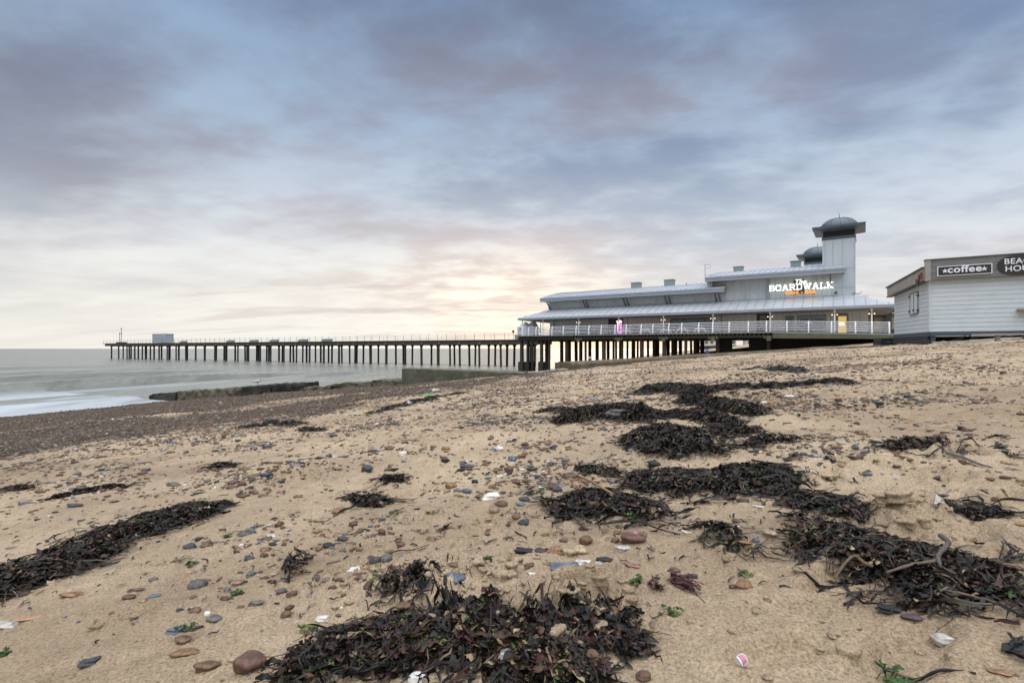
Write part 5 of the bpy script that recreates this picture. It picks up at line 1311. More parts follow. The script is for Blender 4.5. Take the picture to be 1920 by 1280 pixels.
for i, (px, py, wpx, asp, flat, rot, cn, nm, lab) in enumerate(HS):
    x, y = gp(px, py, G0)
    hz_ = float(H(np.array([x]), np.array([y]))[0])
    for _ in range(4):      # settle on the uneven surface
        d = (EYE-hz_-.0)/((py-HZ)/FP); x, y = (px-960)/FP*d, d; hz_ = float(H(np.array([x]), np.array([y]))[0])
    half = wpx/2/FP*y*1.08
    base = np.array(PAL[cn])*(1+rng.uniform(-.12,.12))
    mt = M['shell'] if nm == 'shell' else M['stone']
    zz = None
    for pts, hh in MOUNDS:
        mz = float(moundz(np.array([x]), np.array([y]), pts, hh)[0])
        if mz > .01: zz = np.array([hz_+mz])
    o = stones(nm, np.array([x]), np.array([y]), np.array([half]), np.array([asp]), np.array([flat]), np.array([rot*.6]), base[None], 4 if wpx > 18 else 3, mt,
               local=True, seed=i*3+5, sink=.24 if nm != 'shell' else .15, rough=.22 if asp*flat < .3 else .13, zz=zz, blocky=.35 if lab.find('angular') >= 0 or lab.find('flat black') >= 0 or nm == 'shell' else .0)
    cat = 'stone' if nm != 'shell' else 'shell'
    tag(o, lab, cat, 'stones noticed on the sand' if cat == 'stone' else 'shells and shards on the sand'); occupied.append((x, y, half))

# scattered stones: the ones that show largest are objects, the rest one mass
def sample_open(N):
    d = rng.uniform(0, 1, N*4)**.85; d = 1.25*(30/1.25)**d; a = rng.uniform(-.92, .92, N*4)
    x, y = np.tan(a)*d, d
    a_ok = np.interp(d, [1.2,2.2,3.5,6,10,20,30], [.04,.10,.34,.85,1,.9,.6])
    s = shingle(x, y); a_ok = a_ok*(1-.8*s)
    left = sstep(-.25, -.9, x/d)*sstep(9,3,d); a_ok = a_ok*(1-.6*left)
    patch = .14+1.35*sstep(-.08,.26, fbm(x*1.15, y*1.15, 4, 300)); a_ok *= patch
    a_ok = np.where(y > np.interp(x, KX, KY)-.1, 0, a_ok)
    k = rng.uniform(0, 1, N*4) < a_ok; return x[k][:N], y[k][:N]
names = ['brown','orange','red','tan','grey','slate','black','blue','white','pale']
prob = np.array([.27,.10,.15,.11,.12,.10,.05,.05,.02,.03]); prob /= prob.sum()
x, y = sample_open(42000); N = len(x)
ci = rng.choice(len(names), N, p=prob); colr = np.array([PAL[names[i]] for i in ci])*rng.uniform(.65,1.25,(N,1))*rng.uniform(.93,1.07,(N,3))
sz = np.clip(np.exp(rng.normal(math.log(.0085), .48, N)), .003, .035)*np.interp(y, [1,3,8,20], [.85,1,1.35,1.7])
for (ox, oy, oh) in occupied:
    m = np.hypot(x-ox, y-oy) > oh*1.3+sz; x, y, sz, ci, colr = x[m], y[m], sz[m], ci[m], colr[m]
# size in the picture decides which are objects
vis = sz/y; vis[np.abs(x/y) > .98] = 0; vis[(EYE-G0(x,y))/y*FP+HZ > 1285] = 0
order = np.argsort(-vis); top = order[:165]; rest = order[165:]
asp = rng.uniform(.45,.9,len(x)); flt = rng.uniform(.25,.6,len(x)); rot = rng.uniform(0,3.14,len(x)); snk = .3
LABC = {'brown':'small plain brown pebble scattered on the open sand','orange':'small orange brown pebble scattered on the open sand','red':'small reddish pebble scattered on the open sand','tan':'small sandy tan pebble scattered on the open sand',
        'grey':'small dull grey pebble scattered on the open sand','slate':'small dark slate pebble scattered on the open sand','black':'small black pebble scattered on the open sand','blue':'small blue grey pebble scattered on the open sand','white':'small white fragment scattered on the open sand','pale':'small pale pebble scattered on the open sand'}
Hall = H(x, y)
for k, i in enumerate(top):
    o = stones('pebble', x[i:i+1], y[i:i+1], sz[i:i+1], asp[i:i+1], flt[i:i+1], rot[i:i+1], colr[i:i+1], 3, M['stone'], local=True, seed=1000+k, zz=Hall[i:i+1], sink=.36, rough=.22, blocky=.2)
    tag(o, LABC[names[ci[i]]], 'pebble', 'scattered %s pebbles' % names[ci[i]])
near = rest[y[rest] < 5]; farr = rest[y[rest] >= 5]
for q_, sb_, lb_ in ((near, 3, 'small stones of many colours strewn over the near sand'), (farr, 2, 'small stones of many colours strewn over the farther sand')):
    o1 = stones('loose_pebbles', x[q_], y[q_], sz[q_], asp[q_], flt[q_], rot[q_], colr[q_], sb_, M['stone'], seed=77, zz=Hall[q_], sink=.36, rough=.24, blocky=.25)
    tag(o1, lb_, 'pebbles', kind='stuff')
# shingle mass
def sample_shingle(N):
    xs, ys = [], []
    tot = 0
    while tot < N:
        d = 3.2*(34/3.2)**rng.uniform(0, 1, 200000); a = rng.uniform(-.95, .75, 200000); x, y = np.tan(a)*d, d
        s = shingle(x, y); ok = (rng.uniform(0,1,200000) < s**1.3) & (G0(x,y) > -.05) & (y < np.interp(x, KX, KY)-.05)
        xs.append(x[ok]); ys.append(y[ok]); tot += ok.sum()
    return np.concatenate(xs)[:N], np.concatenate(ys)[:N]
x, y = sample_shingle(56000); N = len(x)
prob = np.array([.33,.13,.16,.10,.10,.09,.04,.03,.01,.03]); prob /= prob.sum()
ci = rng.choice(len(names), N, p=prob); colr = (np.array([PAL[names[i]] for i in ci])*.62+np.array([(.15,.115,.08)])*.38)*rng.uniform(.5,1.2,(N,1))
sz = np.clip(np.exp(rng.normal(math.log(.013), .4, N)), .006, .04)*np.interp(y, [3,8,20,34], [1,1.1,1.6,2.0])
o = stones('shingle', x, y, sz, rng.uniform(.5,.9,N), rng.uniform(.3,.6,N), rng.uniform(0,3.14,N), colr, 1, M['stone'], seed=78, rough=.25)
tag(o, 'brown shingle lying in bands along the lower beach', 'shingle', kind='stuff')

# ------------------------------------------------------------------ seaweed
WC = {'black': (.005,.0045,.004), 'dark': (.013,.010,.007), 'olive': (.024,.024,.010), 'brown': (.060,.030,.017), 'tan': (.24,.17,.095), 'green': (.035,.08,.016), 'bright': (.075,.15,.028), 'wine': (.060,.015,.018), 'purple': (.04,.022,.03), 'straw': (.30,.23,.13)}
def ribbons(P0, length, width, head, cols, K=9, curl=2.2, lift=.03, taper=.5, twist=2.0, seed=0, hfun=None, wav=.25):
    r = np.random.default_rng(seed); N = len(length); s = np.linspace(0, 1, K)[None, :]
    th = head[:, None] + r.normal(0, curl*.6, (N,1))*s + np.cumsum(r.normal(0, curl/K*1.3, (N,K)), 1)
    ds = (length/(K-1))[:, None]
    dx, dy = np.cos(th)*ds, np.sin(th)*ds
    X = P0[:,0:1]+np.cumsum(dx, 1)-dx[:, :1]; Y = P0[:,1:2]+np.cumsum(dy, 1)-dy[:, :1]
    arch = lift*(r.uniform(-.2,1,(N,1))*np.sin(math.pi*s*r.uniform(.6,1.3,(N,1)))+r.uniform(0,.6,(N,1))*np.sin(6.28*s*r.uniform(.7,1.5,(N,1))+r.uniform(0,6,(N,1)))*.4)
    if hfun is None: Zg = P0[:,2:3]+0*s
    else: Zg = np.maximum(hfun(X.ravel(), Y.ravel()).reshape(N, K)+.003, 0)+P0[:,2:3]
    Z = Zg+np.abs(arch)
    w = width[:, None]*(np.clip(np.sin(math.pi*np.clip(s*.96+.02,0,1)), 0, 1)**taper)*(1+wav*np.sin(s*r.uniform(8,20,(N,1))+r.uniform(0,6,(N,1))))*.5+.0006
    ph = r.uniform(-.9,.9,(N,1))+r.normal(0,twist*.5,(N,1))*s
    nx, ny = -np.sin(th)*np.cos(ph), np.cos(th)*np.cos(ph); nz = np.sin(ph)
    crease = r.uniform(.15,.5,(N,1))
    A = np.stack([X-nx*w, Y-ny*w, Z-nz*w+w*crease], -1); Bc = np.stack([X, Y, Z], -1); C_ = np.stack([X+nx*w, Y+ny*w, Z+nz*w+w*crease], -1)
    V = np.stack([A, Bc, C_], 2)            # N K 3 3
    idx = np.arange(N*K*3).reshape(N, K, 3)
    f1 = np.stack([idx[:,:-1,0], idx[:,:-1,1], idx[:,1:,1], idx[:,1:,0]], -1); f2 = np.stack([idx[:,:-1,1], idx[:,:-1,2], idx[:,1:,2], idx[:,1:,1]], -1)
    F = np.concatenate([f1.reshape(-1,4), f2.reshape(-1,4)])
    Cc = np.concatenate([np.repeat(cols[:, None], K*3, 1).reshape(-1, 3), np.ones((N*K*3, 1))], 1)
    return V.reshape(-1, 3), F, Cc
def sheets(P0, size, cols, seed=0, lobes=5, crump=.45):
    r = np.random.default_rng(seed); N = len(size); nA = 14; nR = 4
    a = np.linspace(0, 2*math.pi, nA, endpoint=False)[None, None, :]; rr_ = (np.arange(1, nR+1)/nR)[None, :, None]
    lob = 1+.28*np.sin(a*r.integers(2, lobes+1, (N,1,1))+r.uniform(0,6,(N,1,1)))+.12*np.sin(a*7+r.uniform(0,6,(N,1,1)))
    el = r.uniform(.45,.9,(N,1,1)); th = r.uniform(0,6.28,(N,1,1))
    u = np.cos(a)*rr_*lob; v = np.sin(a)*rr_*lob*el
    zz = crump*(np.sin(u*r.uniform(2,4,(N,1,1))+r.uniform(0,6,(N,1,1)))*.35+np.sin(v*r.uniform(3,6,(N,1,1))+u*2+r.uniform(0,6,(N,1,1)))*.3+.25*rr_*np.sin(a*3+r.uniform(0,6,(N,1,1))))
    X = u*np.cos(th)-v*np.sin(th); Y = u*np.sin(th)+v*np.cos(th)
    tilt = r.uniform(-.5,.5,(N,1,1)); Zt = zz+X*tilt
    ring = np.stack([X, Y, Zt], -1).reshape(N, nR*nA, 3); cen = np.zeros((N,1,3)); cen[:,0,2] = zz[:,0,:].mean(1)
    P = np.concatenate([cen, ring], 1)*size[:, None, None]+P0[:, None, :]
    P[:,:,2] = np.maximum(P[:,:,2], P0[:,None,2]-.004)
    nv = nR*nA+1; F = []
    for j in range(nA):
        j2 = (j+1) % nA; F.append((0, 1+j, 1+j2, 1+j2))
        for k in range(nR-1): F.append((1+k*nA+j, 1+(k+1)*nA+j, 1+(k+1)*nA+j2, 1+k*nA+j2))
    F = np.array(F); tri = F[:,2] == F[:,3]
    # make the centre triangles into thin quads by splitting with the ring midpoint
    F4 = F[~tri]; Ft = F[tri]
    allq = (F4[None]+(np.arange(N)*nv)[:,None,None]).reshape(-1,4)
    C = np.concatenate([np.repeat(cols[:,None], nv, 1).reshape(-1,3), np.ones((N*nv,1))], 1)
    return P.reshape(-1,3), allq, C, (Ft[:, :3][None]+(np.arange(N)*nv)[:,None,None]).reshape(-1,3)
def join(parts):
    V, F, C, o = [], [], [], 0
    for v, f, c in parts: V.append(v); F.append(f+o); C.append(c); o += len(v)
    return np.concatenate(V), np.concatenate(F), np.concatenate(C)
def samp(pts, N, r, spread=1.0):
    L_ = [math.hypot(b[0]-a[0], b[1]-a[1])*(a[2]+b[2])+1e-6 for a, b in zip(pts[:-1], pts[1:])]
    k = r.choice(len(L_), N, p=np.array(L_)/sum(L_)); t = r.uniform(0,1,N)
    a = np.array([pts[i] for i in k]); b = np.array([pts[i+1] for i in k]); p = a*(1-t[:,None])+b*t[:,None]
    rad = p[:,2]*spread*np.sqrt(r.uniform(0,1,N))*(1+.25*r.normal(0,1,N)*.6); an = r.uniform(0,6.28,N)
    return p[:,0]+rad*np.cos(an), p[:,1]+rad*np.sin(an)
for hi, (code, lab, pl, hh, amt, gs, bs, ts) in enumerate(HEAPS):
    r = np.random.default_rng(500+hi); pts, hh = MOUNDS[hi]
    dist = np.mean([p[1] for p in pts]); amt = int(amt*(1.5 if dist > 3 else 1)); k = 1+.11*max(0, dist-1.6)
    def msk(x, y, th=.30): return (moundz(x, y, pts, 1.0)*.95+1.55*fbm(x*6.0/k+hi, y*8.0/k, 4, hi+600)) > th+.16
    def hf(x, y): return H(x, y)+moundz(x, y, pts, hh)*.85*sstep(.0, .6, moundz(x, y, pts, 1.0)*.95+1.55*fbm(x*6.0/k+hi, y*8.0/k, 4, hi+600))
    def samp2(N_, sp_=1.0):
        x, y = samp(pts, N_*2, r, sp_); m_ = msk(x, y, .18) | (r.uniform(0,1,len(x)) < .07); x, y = x[m_], y[m_]; return x[:N_], y[:N_]
    cx0, cy0 = pts[len(pts)//2][:2]
    root = empty('seaweed_heap', (cx0, cy0, float(H(np.array([cx0]), np.array([cy0]))[0])), 0, lab, 'seaweed', 'heaps of seaweed along the beach')
    off = np.array([cx0, cy0, root.location[2]])
    # underlying mass
    x0 = min(p[0]-p[2] for p in pts); x1 = max(p[0]+p[2] for p in pts); y0 = min(p[1]-p[2] for p in pts); y1 = max(p[1]+p[2] for p in pts)
    st_ = max(.008, min(.05, .006*dist)); nx_, ny_ = int((x1-x0)/st_)+2, int((y1-y0)/st_)+2
    gx, gy = np.meshgrid(np.linspace(x0, x1, nx_), np.linspace(y0, y1, ny_)); mz = moundz(gx, gy, pts, hh)
    keepm = msk(gx, gy, .36) & (mz/hh > .10)
    gz_ = H(gx, gy)+mz*.75+ .30*hh*fbm(gx*14/k, gy*14/k, 3, hi+700)+.002
    gz_ = np.where(keepm, gz_, H(gx, gy)-.03)
    fc = gridfaces(ny_, nx_); kf = keepm.ravel()[fc].any(1)
    cc_ = np.array(WC['black'])[None]*(1+.8*r.uniform(0,1,(nx_*ny_,1)))+np.array(WC['brown'])[None]*(fbm(gx*20/k, gy*20/k, 2, hi).ravel()[:,None] > .18)*.35
    npmesh('weed_mass', np.stack([gx, gy, gz_], -1).reshape(-1,3)-off, fc[kf], M['weed'], np.concatenate([cc_, np.ones((len(cc_),1))],1), root)
    # fronds
    nf = int(amt*1.5); x, y = samp2(nf, 1.22); nf = len(x)
    base = np.array([WC['black'], WC['dark'], WC['olive'], WC['brown'], WC['purple'], WC['wine']])
    ci = r.choice(6, nf, p=[.36,.27,.13,.16,.05,.03]); cols = base[ci]*r.uniform(.6,1.5,(nf,1))
    P = np.stack([x, y, r.uniform(0, .35*hh, nf)], -1)
    v, f, c = ribbons(P, r.uniform(.012,.07,nf)*k*np.where(r.uniform(0,1,nf) < .10, 2.6, 1), r.uniform(.0015,.011,nf)*k, r.uniform(0,6.28,nf), cols, 7, 3.2, .009*k, .4, 3.0, 800+hi, hf)
    npmesh('wrack_fronds', v-off, f, M['weed'], c, root)
    # thin stems and stray twigs, some reaching out over the sand
    n3 = max(8, int(amt*(.12+ts*.6))); x, y = samp2(n3, 1.25); n3 = len(x); ci = r.uniform(0,1,n3)
    cols = np.where(ci[:,None] < .86, np.array(WC['dark'])[None], np.array(WC['straw'])[None]*.55)*r.uniform(.6,1.3,(n3,1))
    P = np.stack([x, y, r.uniform(.002, .4*hh, n3)], -1)
    v, f, c = ribbons(P, r.uniform(.04,.15,n3)*k, r.uniform(.0012,.003,n3)*k, r.uniform(0,6.28,n3), cols, 9, 1.8, .014*k, .2, .5, 900+hi, hf)
    npmesh('stems', v-off, f, M['leafy'], c, root)
    # leaves, green weed
    def sh(nm, n_, cols, smin, smax, mat, spread, sd):
        if n_ < 2: return
        x, y = samp2(n_, spread); n_ = len(x); cols = cols[:n_]; z = hf(x, y)+r.uniform(.0, .35*hh, n_)*(moundz(x, y, pts, 1) > .1)+.004
        v, f, c, ft_ = sheets(np.stack([x,y,z],-1), r.uniform(smin, smax, n_)*k, cols, sd)
        f3 = np.concatenate([f[:, [0,1,2]], f[:, [0,2,3]], ft_]); npmesh(nm, v-off, f3, mat, c, root)
    n1 = int(amt*bs*2.0); cb_ = np.array([WC['brown'], WC['tan'], WC['dark'], WC['wine'], WC['straw']])[r.choice(5, max(n1,1), p=[.42,.17,.27,.1,.04])]*r.uniform(.6,1.3,(max(n1,1),1))
    sh('brown_leaves', n1, cb_, .006, .022, M['leafy'], .95, 40+hi)
    n2 = int(amt*gs*1.2); cg = np.array([WC['green'], WC['bright'], (.17,.2,.05)])[r.choice(3, max(n2,1), p=[.6,.25,.15])]*r.uniform(.6,1.2,(max(n2,1),1))
    if n2 > 4:    # green weed gathers in a few clumps
        nc = max(2, n2//16); gx_, gy_ = samp(pts, nc, r, 1.0); w_ = r.choice(nc, n2)
        for q in range(nc):
            m_ = w_ == q; nq = int(m_.sum())
            if nq < 2: continue
            x = gx_[q]+r.normal(0,.016*k,nq); y = gy_[q]+r.normal(0,.016*k,nq); z = hf(x, y)+r.uniform(.002,.4*hh,nq)*(moundz(x, y, pts, 1) > .1)+.004
            v, f, c, ft_ = sheets(np.stack([x,y,z],-1), r.uniform(.005,.012,nq)*k, cg[m_], 60+hi*40+q, 5, .7)
            npmesh('green_weed', v-off, np.concatenate([f[:, [0,1,2]], f[:, [0,2,3]], ft_]), M['leafy'], c, root)
# branched black sprigs (one thing each)
def sprig(px, py, wpx, lab, head, colr, n=9, up=.5, seed=0, thin=.0, cat='seaweed', nm='seaweed_sprig', mat='weed'):
    r = np.random.default_rng(seed); x, y = gp(px, py); s = wpx/FP*y; N = n; V = []; 
    P = np.stack([np.full(N, x)+r.normal(0,.06*s,N), np.full(N, y)+r.normal(0,.06*s,N), np.full(N,.002)], -1)
    cols = np.array(WC[colr])[None]*r.uniform(.6,1.5,(N,1))
    spread = r.uniform(-1.0,1.0,N)*(.9 if n < 14 else 1.5)
    a = ribbons(P, s*r.uniform(.45,1.0,N), s*r.uniform(.05,.12,N)*(1-thin)+.001, head+spread, cols, 10, .9, s*up*.5, .35, 1.2, seed, lambda a_, b_: H(a_, b_), .4)
    # forked tips
    M2 = N*2; ends = a[0].reshape(N, 10, 3, 3)[:, 6, 1]; E = np.repeat(ends, 2, 0); hz0 = H(E[:,0], E[:,1]); E[:,2] = np.maximum(E[:,2]-hz0, 0.001)
    b_ = ribbons(E, s*r.uniform(.2,.45,M2), s*r.uniform(.03,.08,M2)*(1-thin)+.001, np.repeat(head+spread,2)+np.tile([-.6,.6],N)*r.uniform(.5,1.3,M2), np.repeat(cols,2,0), 7, .8, s*up*.2, .3, 1.0, seed+1, lambda a_, b__: H(a_, b__), .3)
    v, f, c = join([a, b_]); off = np.array([x, y, float(H(np.array([x]), np.array([y]))[0])])
    o = npmesh(nm, v-off, f, M[mat], c); o.location = off; tag(o, lab, cat, 'loose seaweed sprigs on the sand'); return o
sprig(532,1068,60,'black branching sprig of wrack alone on clean sand, left foreground',.4,'dark',14,.8,1)
sprig(538,1092,18,'tiny black weed knot just below the branching sprig',2,'black',8,.6,2)
sprig(846,1165,60,'upright fan of black fronds at the back of the front heap',1.5,'dark',16,1.6,3)
sprig(1150,1175,60,'ragged black frond beside the round dimpled stone',.6,'black',14,.5,4)
sprig(1175,1208,60,'brown lobed kelp leaf at the right end of the front heap',-.3,'dark',10,.4,5)
sprig(1255,1108,70,'wine coloured weed with a long thin tail in the right foreground',.1,'wine',12,.4,6,.2)
sprig(1215,1117,34,'small dark curled weed left of the wine coloured one',.2,'brown',10,.5,7)
sprig(1400,1042,52,'thin black branching twig beside the flat orange stone',-.5,'dark',6,.5,8,.75)
sprig(1495,1045,44,'black forked weed with a pale tip left of the branch heap',-1.2,'dark',9,.4,9,.4)
sprig(1545,882,32,'black blade of weed on bare sand above the long middle heap',-.2,'black',6,.3,10)
sprig(1470,872,44,'thin branching twig above the right end of the long middle heap',-.1,'dark',7,.3,11,.7)
sprig(1885,1232,60,'black flattened weed near the right bottom corner',-.3,'black',12,.2,12)
sprig(1655,1247,52,'long green and black weed blade at the bottom edge, right side',-.3,'green',8,.25,13)
sprig(1310,1015,50,'green twiggy weed just above the forked white shell',-.4,'olive',8,.4,14,.5)
sprig(1780,1178,60,'thin black weed tail above the lilac grey shell',.1,'black',7,.3,15,.6)
sprig(1800,868,30,'small dark twig high on the right sand',.1,'dark',7,.4,16,.6)
sprig(1890,870,36,'pale dark twig at the right edge of the upper sand',.2,'dark',7,.4,17,.6)
sprig(1855,850,44,'thin dark weed strand on the far right upper sand',-.1,'dark',6,.2,18,.5)
sprig(1850,832,40,'forked dark twig above the thin strand',-.1,'dark',7,.3,19,.6)
sprig(700,940,24,'little black weed scrap left of the green tipped clump',.3,'dark',8,.4,20)
sprig(820,995,30,'small brown weed scrap above the cream shell',.3,'brown',7,.3,21)
sprig(985,930,22,'short black curl left of the heap with tan stalks',.4,'black',6,.4,22)
sprig(1570,1004,24,'dark forked stub at the left tip of the branch heap',2.6,'dark',6,.4,23,.4)
sprig(490,797,34,'black tuft on the shingle edge',.4,'dark',8,.5,24)
sprig(1880,1060,70,'long dark stems reaching right from the branch heap',.05,'dark',8,.3,25,.5)
GREENS = [(356,1062,'above the banded oval stone'),(442,1121,'above the flat grey brown pebble'),(913,1070,'beside the flat slate stone'),(1008,927,'on top of a grey green pebble'),(738,966,'on clean sand near the purple weed clump'),(810,966,'in a shallow dip of the sand'),
          (1193,1104,'above a small dark curled weed'),(1396,1076,'above the rusty orange stone'),(1256,1165,'alone on smooth sand, right foreground'),(6,1224,'at the left picture edge'),(1695,766,'far up the sand, dark and round'),(1560,898,'yellow green, under the black blade'),
          (1628,898,'bright, in a dip right of the yellow green one'),(427,1007,'left of the banded flint'),(699,1106,'at the edge of the dug sand'),(348,1204,'lying over the round brown stone'),(575,1190,'pale, at the left tip of the front heap'),(690,778,'on the far pebbly sand'),(595,1225,'yellowish, low in the front heap'),
          (1480,718,'far up the sand by the weed strips'),(1455,770,'beside the far mound'),(640,835,'near the slate pebble'),(930,1190,'in the front heap by the dug sand')]
for i, (px, py, lab) in enumerate(GREENS):
    r = np.random.default_rng(3000+i); x, y = gp(px, py); n_ = 14; k = .8+.12*y
    cg = np.array([WC['green'], WC['bright'], (.2,.22,.05)])[r.choice(3, n_, p=[.5,.35,.15] if 'yellow' not in lab and 'pale' not in lab else [.1,.3,.6])]*r.uniform(.6,1.2,(n_,1))
    xs, ys = x+r.normal(0,.010*k,n_), y+r.normal(0,.008*k,n_); zs = H(xs, ys)+r.uniform(.002,.012*k,n_)
    if 'brown stone' in lab: zs += .02
    v, f, c, ft_ = sheets(np.stack([xs,ys,zs],-1), r.uniform(.004,.010,n_)*k, cg, 3100+i, 5, .6); off = np.array([x, y, float(H(np.array([x]), np.array([y]))[0])])
    o = npmesh('sea_lettuce', v-off, np.concatenate([f[:, [0,1,2]], f[:, [0,2,3]], ft_]), M['leafy'], c); o.location = off
    tag(o, 'crumpled scrap of green weed '+lab, 'green weed', 'scraps of green weed')
# clods of damp sand where the beach has been dug
cx_l, cy_l, cs_l = [], [], []
for (lx, ly, ra, rb) in LUMPS[:6]+LUMPS[6:]:
    n_ = 60 if ly < 2.5 else 30; cx_l.append(lx+rng.normal(0, ra*.55, n_)); cy_l.append(ly+rng.normal(0, rb*.55, n_)); cs_l.append(np.exp(rng.normal(math.log(.009), .5, n_)))
for (fx, fy, ln, wd, an, dep) in FEET:
    n_ = 5; cx_l.append(fx+rng.normal(0, ln*.45, n_)); cy_l.append(fy+rng.normal(0, wd*.6, n_)); cs_l.append(np.exp(rng.normal(math.log(.008), .5, n_)))
x = np.concatenate(cx_l); y = np.concatenate(cy_l); sz = np.clip(np.concatenate(cs_l), .003, .03); N = len(x)
o = stones('sand_clods', x, y, sz, rng.uniform(.6,1,N), rng.uniform(.4,.8,N), rng.uniform(0,3.1,N), np.zeros((N,3)), 3, M['sand'], seed=91, sink=.5, rough=.36, blocky=.28)
tag(o, 'crumbling clods of sand in the dug spots', 'sand clods', kind='stuff')
# fine debris: crumbs of weed, bark and shell over the sand
N = 20000; d = 1.2*(26/1.2)**rng.uniform(0,1,N); a = rng.uniform(-.9,.9,N); x, y = np.tan(a)*d, d
ok = rng.uniform(0,1,N) < np.interp(d,[1,2.5,5,12,20],[.12,.3,.9,1,.8])*(.25+1.2*sstep(-.1,.3,fbm(x*1.1,y*1.1,4,640)))*(y < np.interp(x, KX, KY)-.2); x, y = x[ok], y[ok]; N = len(x)
cols = np.array([WC['dark'], WC['black'], WC['brown'], WC['straw'], WC['olive']])[rng.choice(5, N, p=[.35,.3,.22,.08,.05])]*rng.uniform(.7,1.4,(N,1)); kk = np.interp(y,[1,5,20],[.7,1.2,2.6])
v, f, c = ribbons(np.stack([x,y,np.full(N,.001)],-1), rng.uniform(.012,.06,N)*kk, rng.uniform(.002,.008,N)*kk, rng.uniform(0,6.28,N), cols, 6, 1.6, .006, .4, 1.2, 990, lambda a_, b_: H(a_, b_))
o = npmesh('weed_debris', v, f, M['weed'], c); tag(o, 'crumbs of dark weed and bark strewn over the sand', 'debris', kind='stuff')
# bent grey branch in the right heap
def limb(name, path, r0, r1, colr, lab, cat, up=.03, parent=None, mat='wood', grp=None):
    P = []
    for (px, py, h_) in path:
        x, y = gp(px, py); 
        z = float(H(np.array([x]), np.array([y]))[0])+h_; P.append(np.array((x, y, z)))
    out_ = []
    for i in range(len(P)-1):
        p_1 = P[max(i-1,0)]; p0, p1 = P[i], P[i+1]; p2 = P[min(i+2,len(P)-1)]
        for t in np.linspace(0,1,7)[:-1]:
            out_.append(.5*((2*p0)+(-p_1+p1)*t+(2*p_1-5*p0+4*p1-p2)*t*t+(-p_1+3*p0-3*p1+p2)*t**3))
    out_.append(P[-1]); n_ = len(out_); rs = [max(.0008, (r0+(r1-r0)*i/(n_-1))*(1+.12*math.sin(i*2.1)+.08*math.sin(i*5.3))) for i in range(n_)]
    off = P[0]; b = MB().tube([p-off for p in out_], rs, 10); o = b.build(name, M[mat], parent, smooth=True)
    a = o.data.color_attributes.new('Col', 'FLOAT_COLOR', 'POINT'); nv = len(o.data.vertices)
    a.data.foreach_set('color', np.tile(np.array([*colr, 1], np.float32), nv)); o.location = off
    if parent is not None: o.location = off-np.array(parent.location)
    if lab: tag(o, lab, cat, grp)
    return o
x, y = gp(1760,1085); br = empty('driftwood_branch', (x, y, float(H(np.array([x]), np.array([y]))[0])), 0, 'bent grey brown branch lying across the right heap', 'branch')
limb('branch_stem', [(1662,1104,.035),(1712,1096,.04),(1750,1094,.045),(1761,1092,.048)], .0032, .0045, (.13,.095,.07), None, None, parent=br)
limb('branch_stem', [(1767,1104,.035),(1759,1091,.05),(1774,1076,.052),(1778,1060,.045),(1764,1040,.035)], .0045, .0062, (.09,.08,.07), None, None, parent=br)
limb('kelp_stalk', [(1566,1103,.03),(1583,1092,.06),(1602,1089,.075),(1620,1093,.06),(1635,1100,.04)], .0028, .0042, (.19,.13,.075), 'arched tan stalk at the left side of the right heap', 'stalk')
limb('twig', [(712,1043,.004),(745,1038,.012),(772,1037,.010),(805,1024,.006)], .0025, .0012, (.03,.022,.016), 'thin dark twig lying above the pair of flints', 'twig', grp='twigs on the sand')
limb('twig', [(1685,1243,.006),(1720,1252,.006),(1765,1260,.006),(1830,1271,.005)], .0035, .002, (.015,.012,.010), 'long black stalk along the bottom edge at right', 'twig', grp='twigs on the sand')
limb('twig', [(1290,1103,.006),(1305,1122,.005),(1322,1143,.003)], .0015, .0008, (.03,.015,.015), 'hair thin tail trailing from the wine coloured weed', 'twig', grp='twigs on the sand')
limb('twig', [(1775,867,.02),(1800,872,.02),(1835,880,.012),(1860,886,.01)], .009, .003, (.16,.15,.14), 'pale grey stick with a thin end on the upper right sand', 'twig', grp='twigs on the sand')
limb('twig', [(1085,935,.10),(1112,948,.10),(1150,962,.07)], .006, .004, (.28,.17,.09), 'tan stalk lying over the heap with tan stalks', 'twig', grp='twigs on the sand')
limb('twig', [(1075,1150,.03),(1100,1143,.012),(1140,1134,.008)], .002, .0012, (.24,.18,.10), 'straw coloured stem sticking out of the dug sand', 'twig', grp='twigs on the sand')
limb('twig', [(1125,990,.02),(1190,985,.02),(1240,1000,.015),(1275,1010,.01)], .004, .002, (.025,.018,.014), 'dark stems lying below the heap with tan stalks', 'twig', grp='twigs on the sand')
limb('twig', [(1410,865,.01),(1440,872,.012),(1485,880,.008)], .006, .003, (.025,.018,.014), 'dark forked stick above the long middle heap', 'twig', grp='twigs on the sand')
limb('feather', [(1279,1002,.01),(1286,1007,.012),(1297,1006,.006)], .003, .001, (.75,.72,.66), 'white forked shell splinter right of the tan stalk heap', 'splinter')
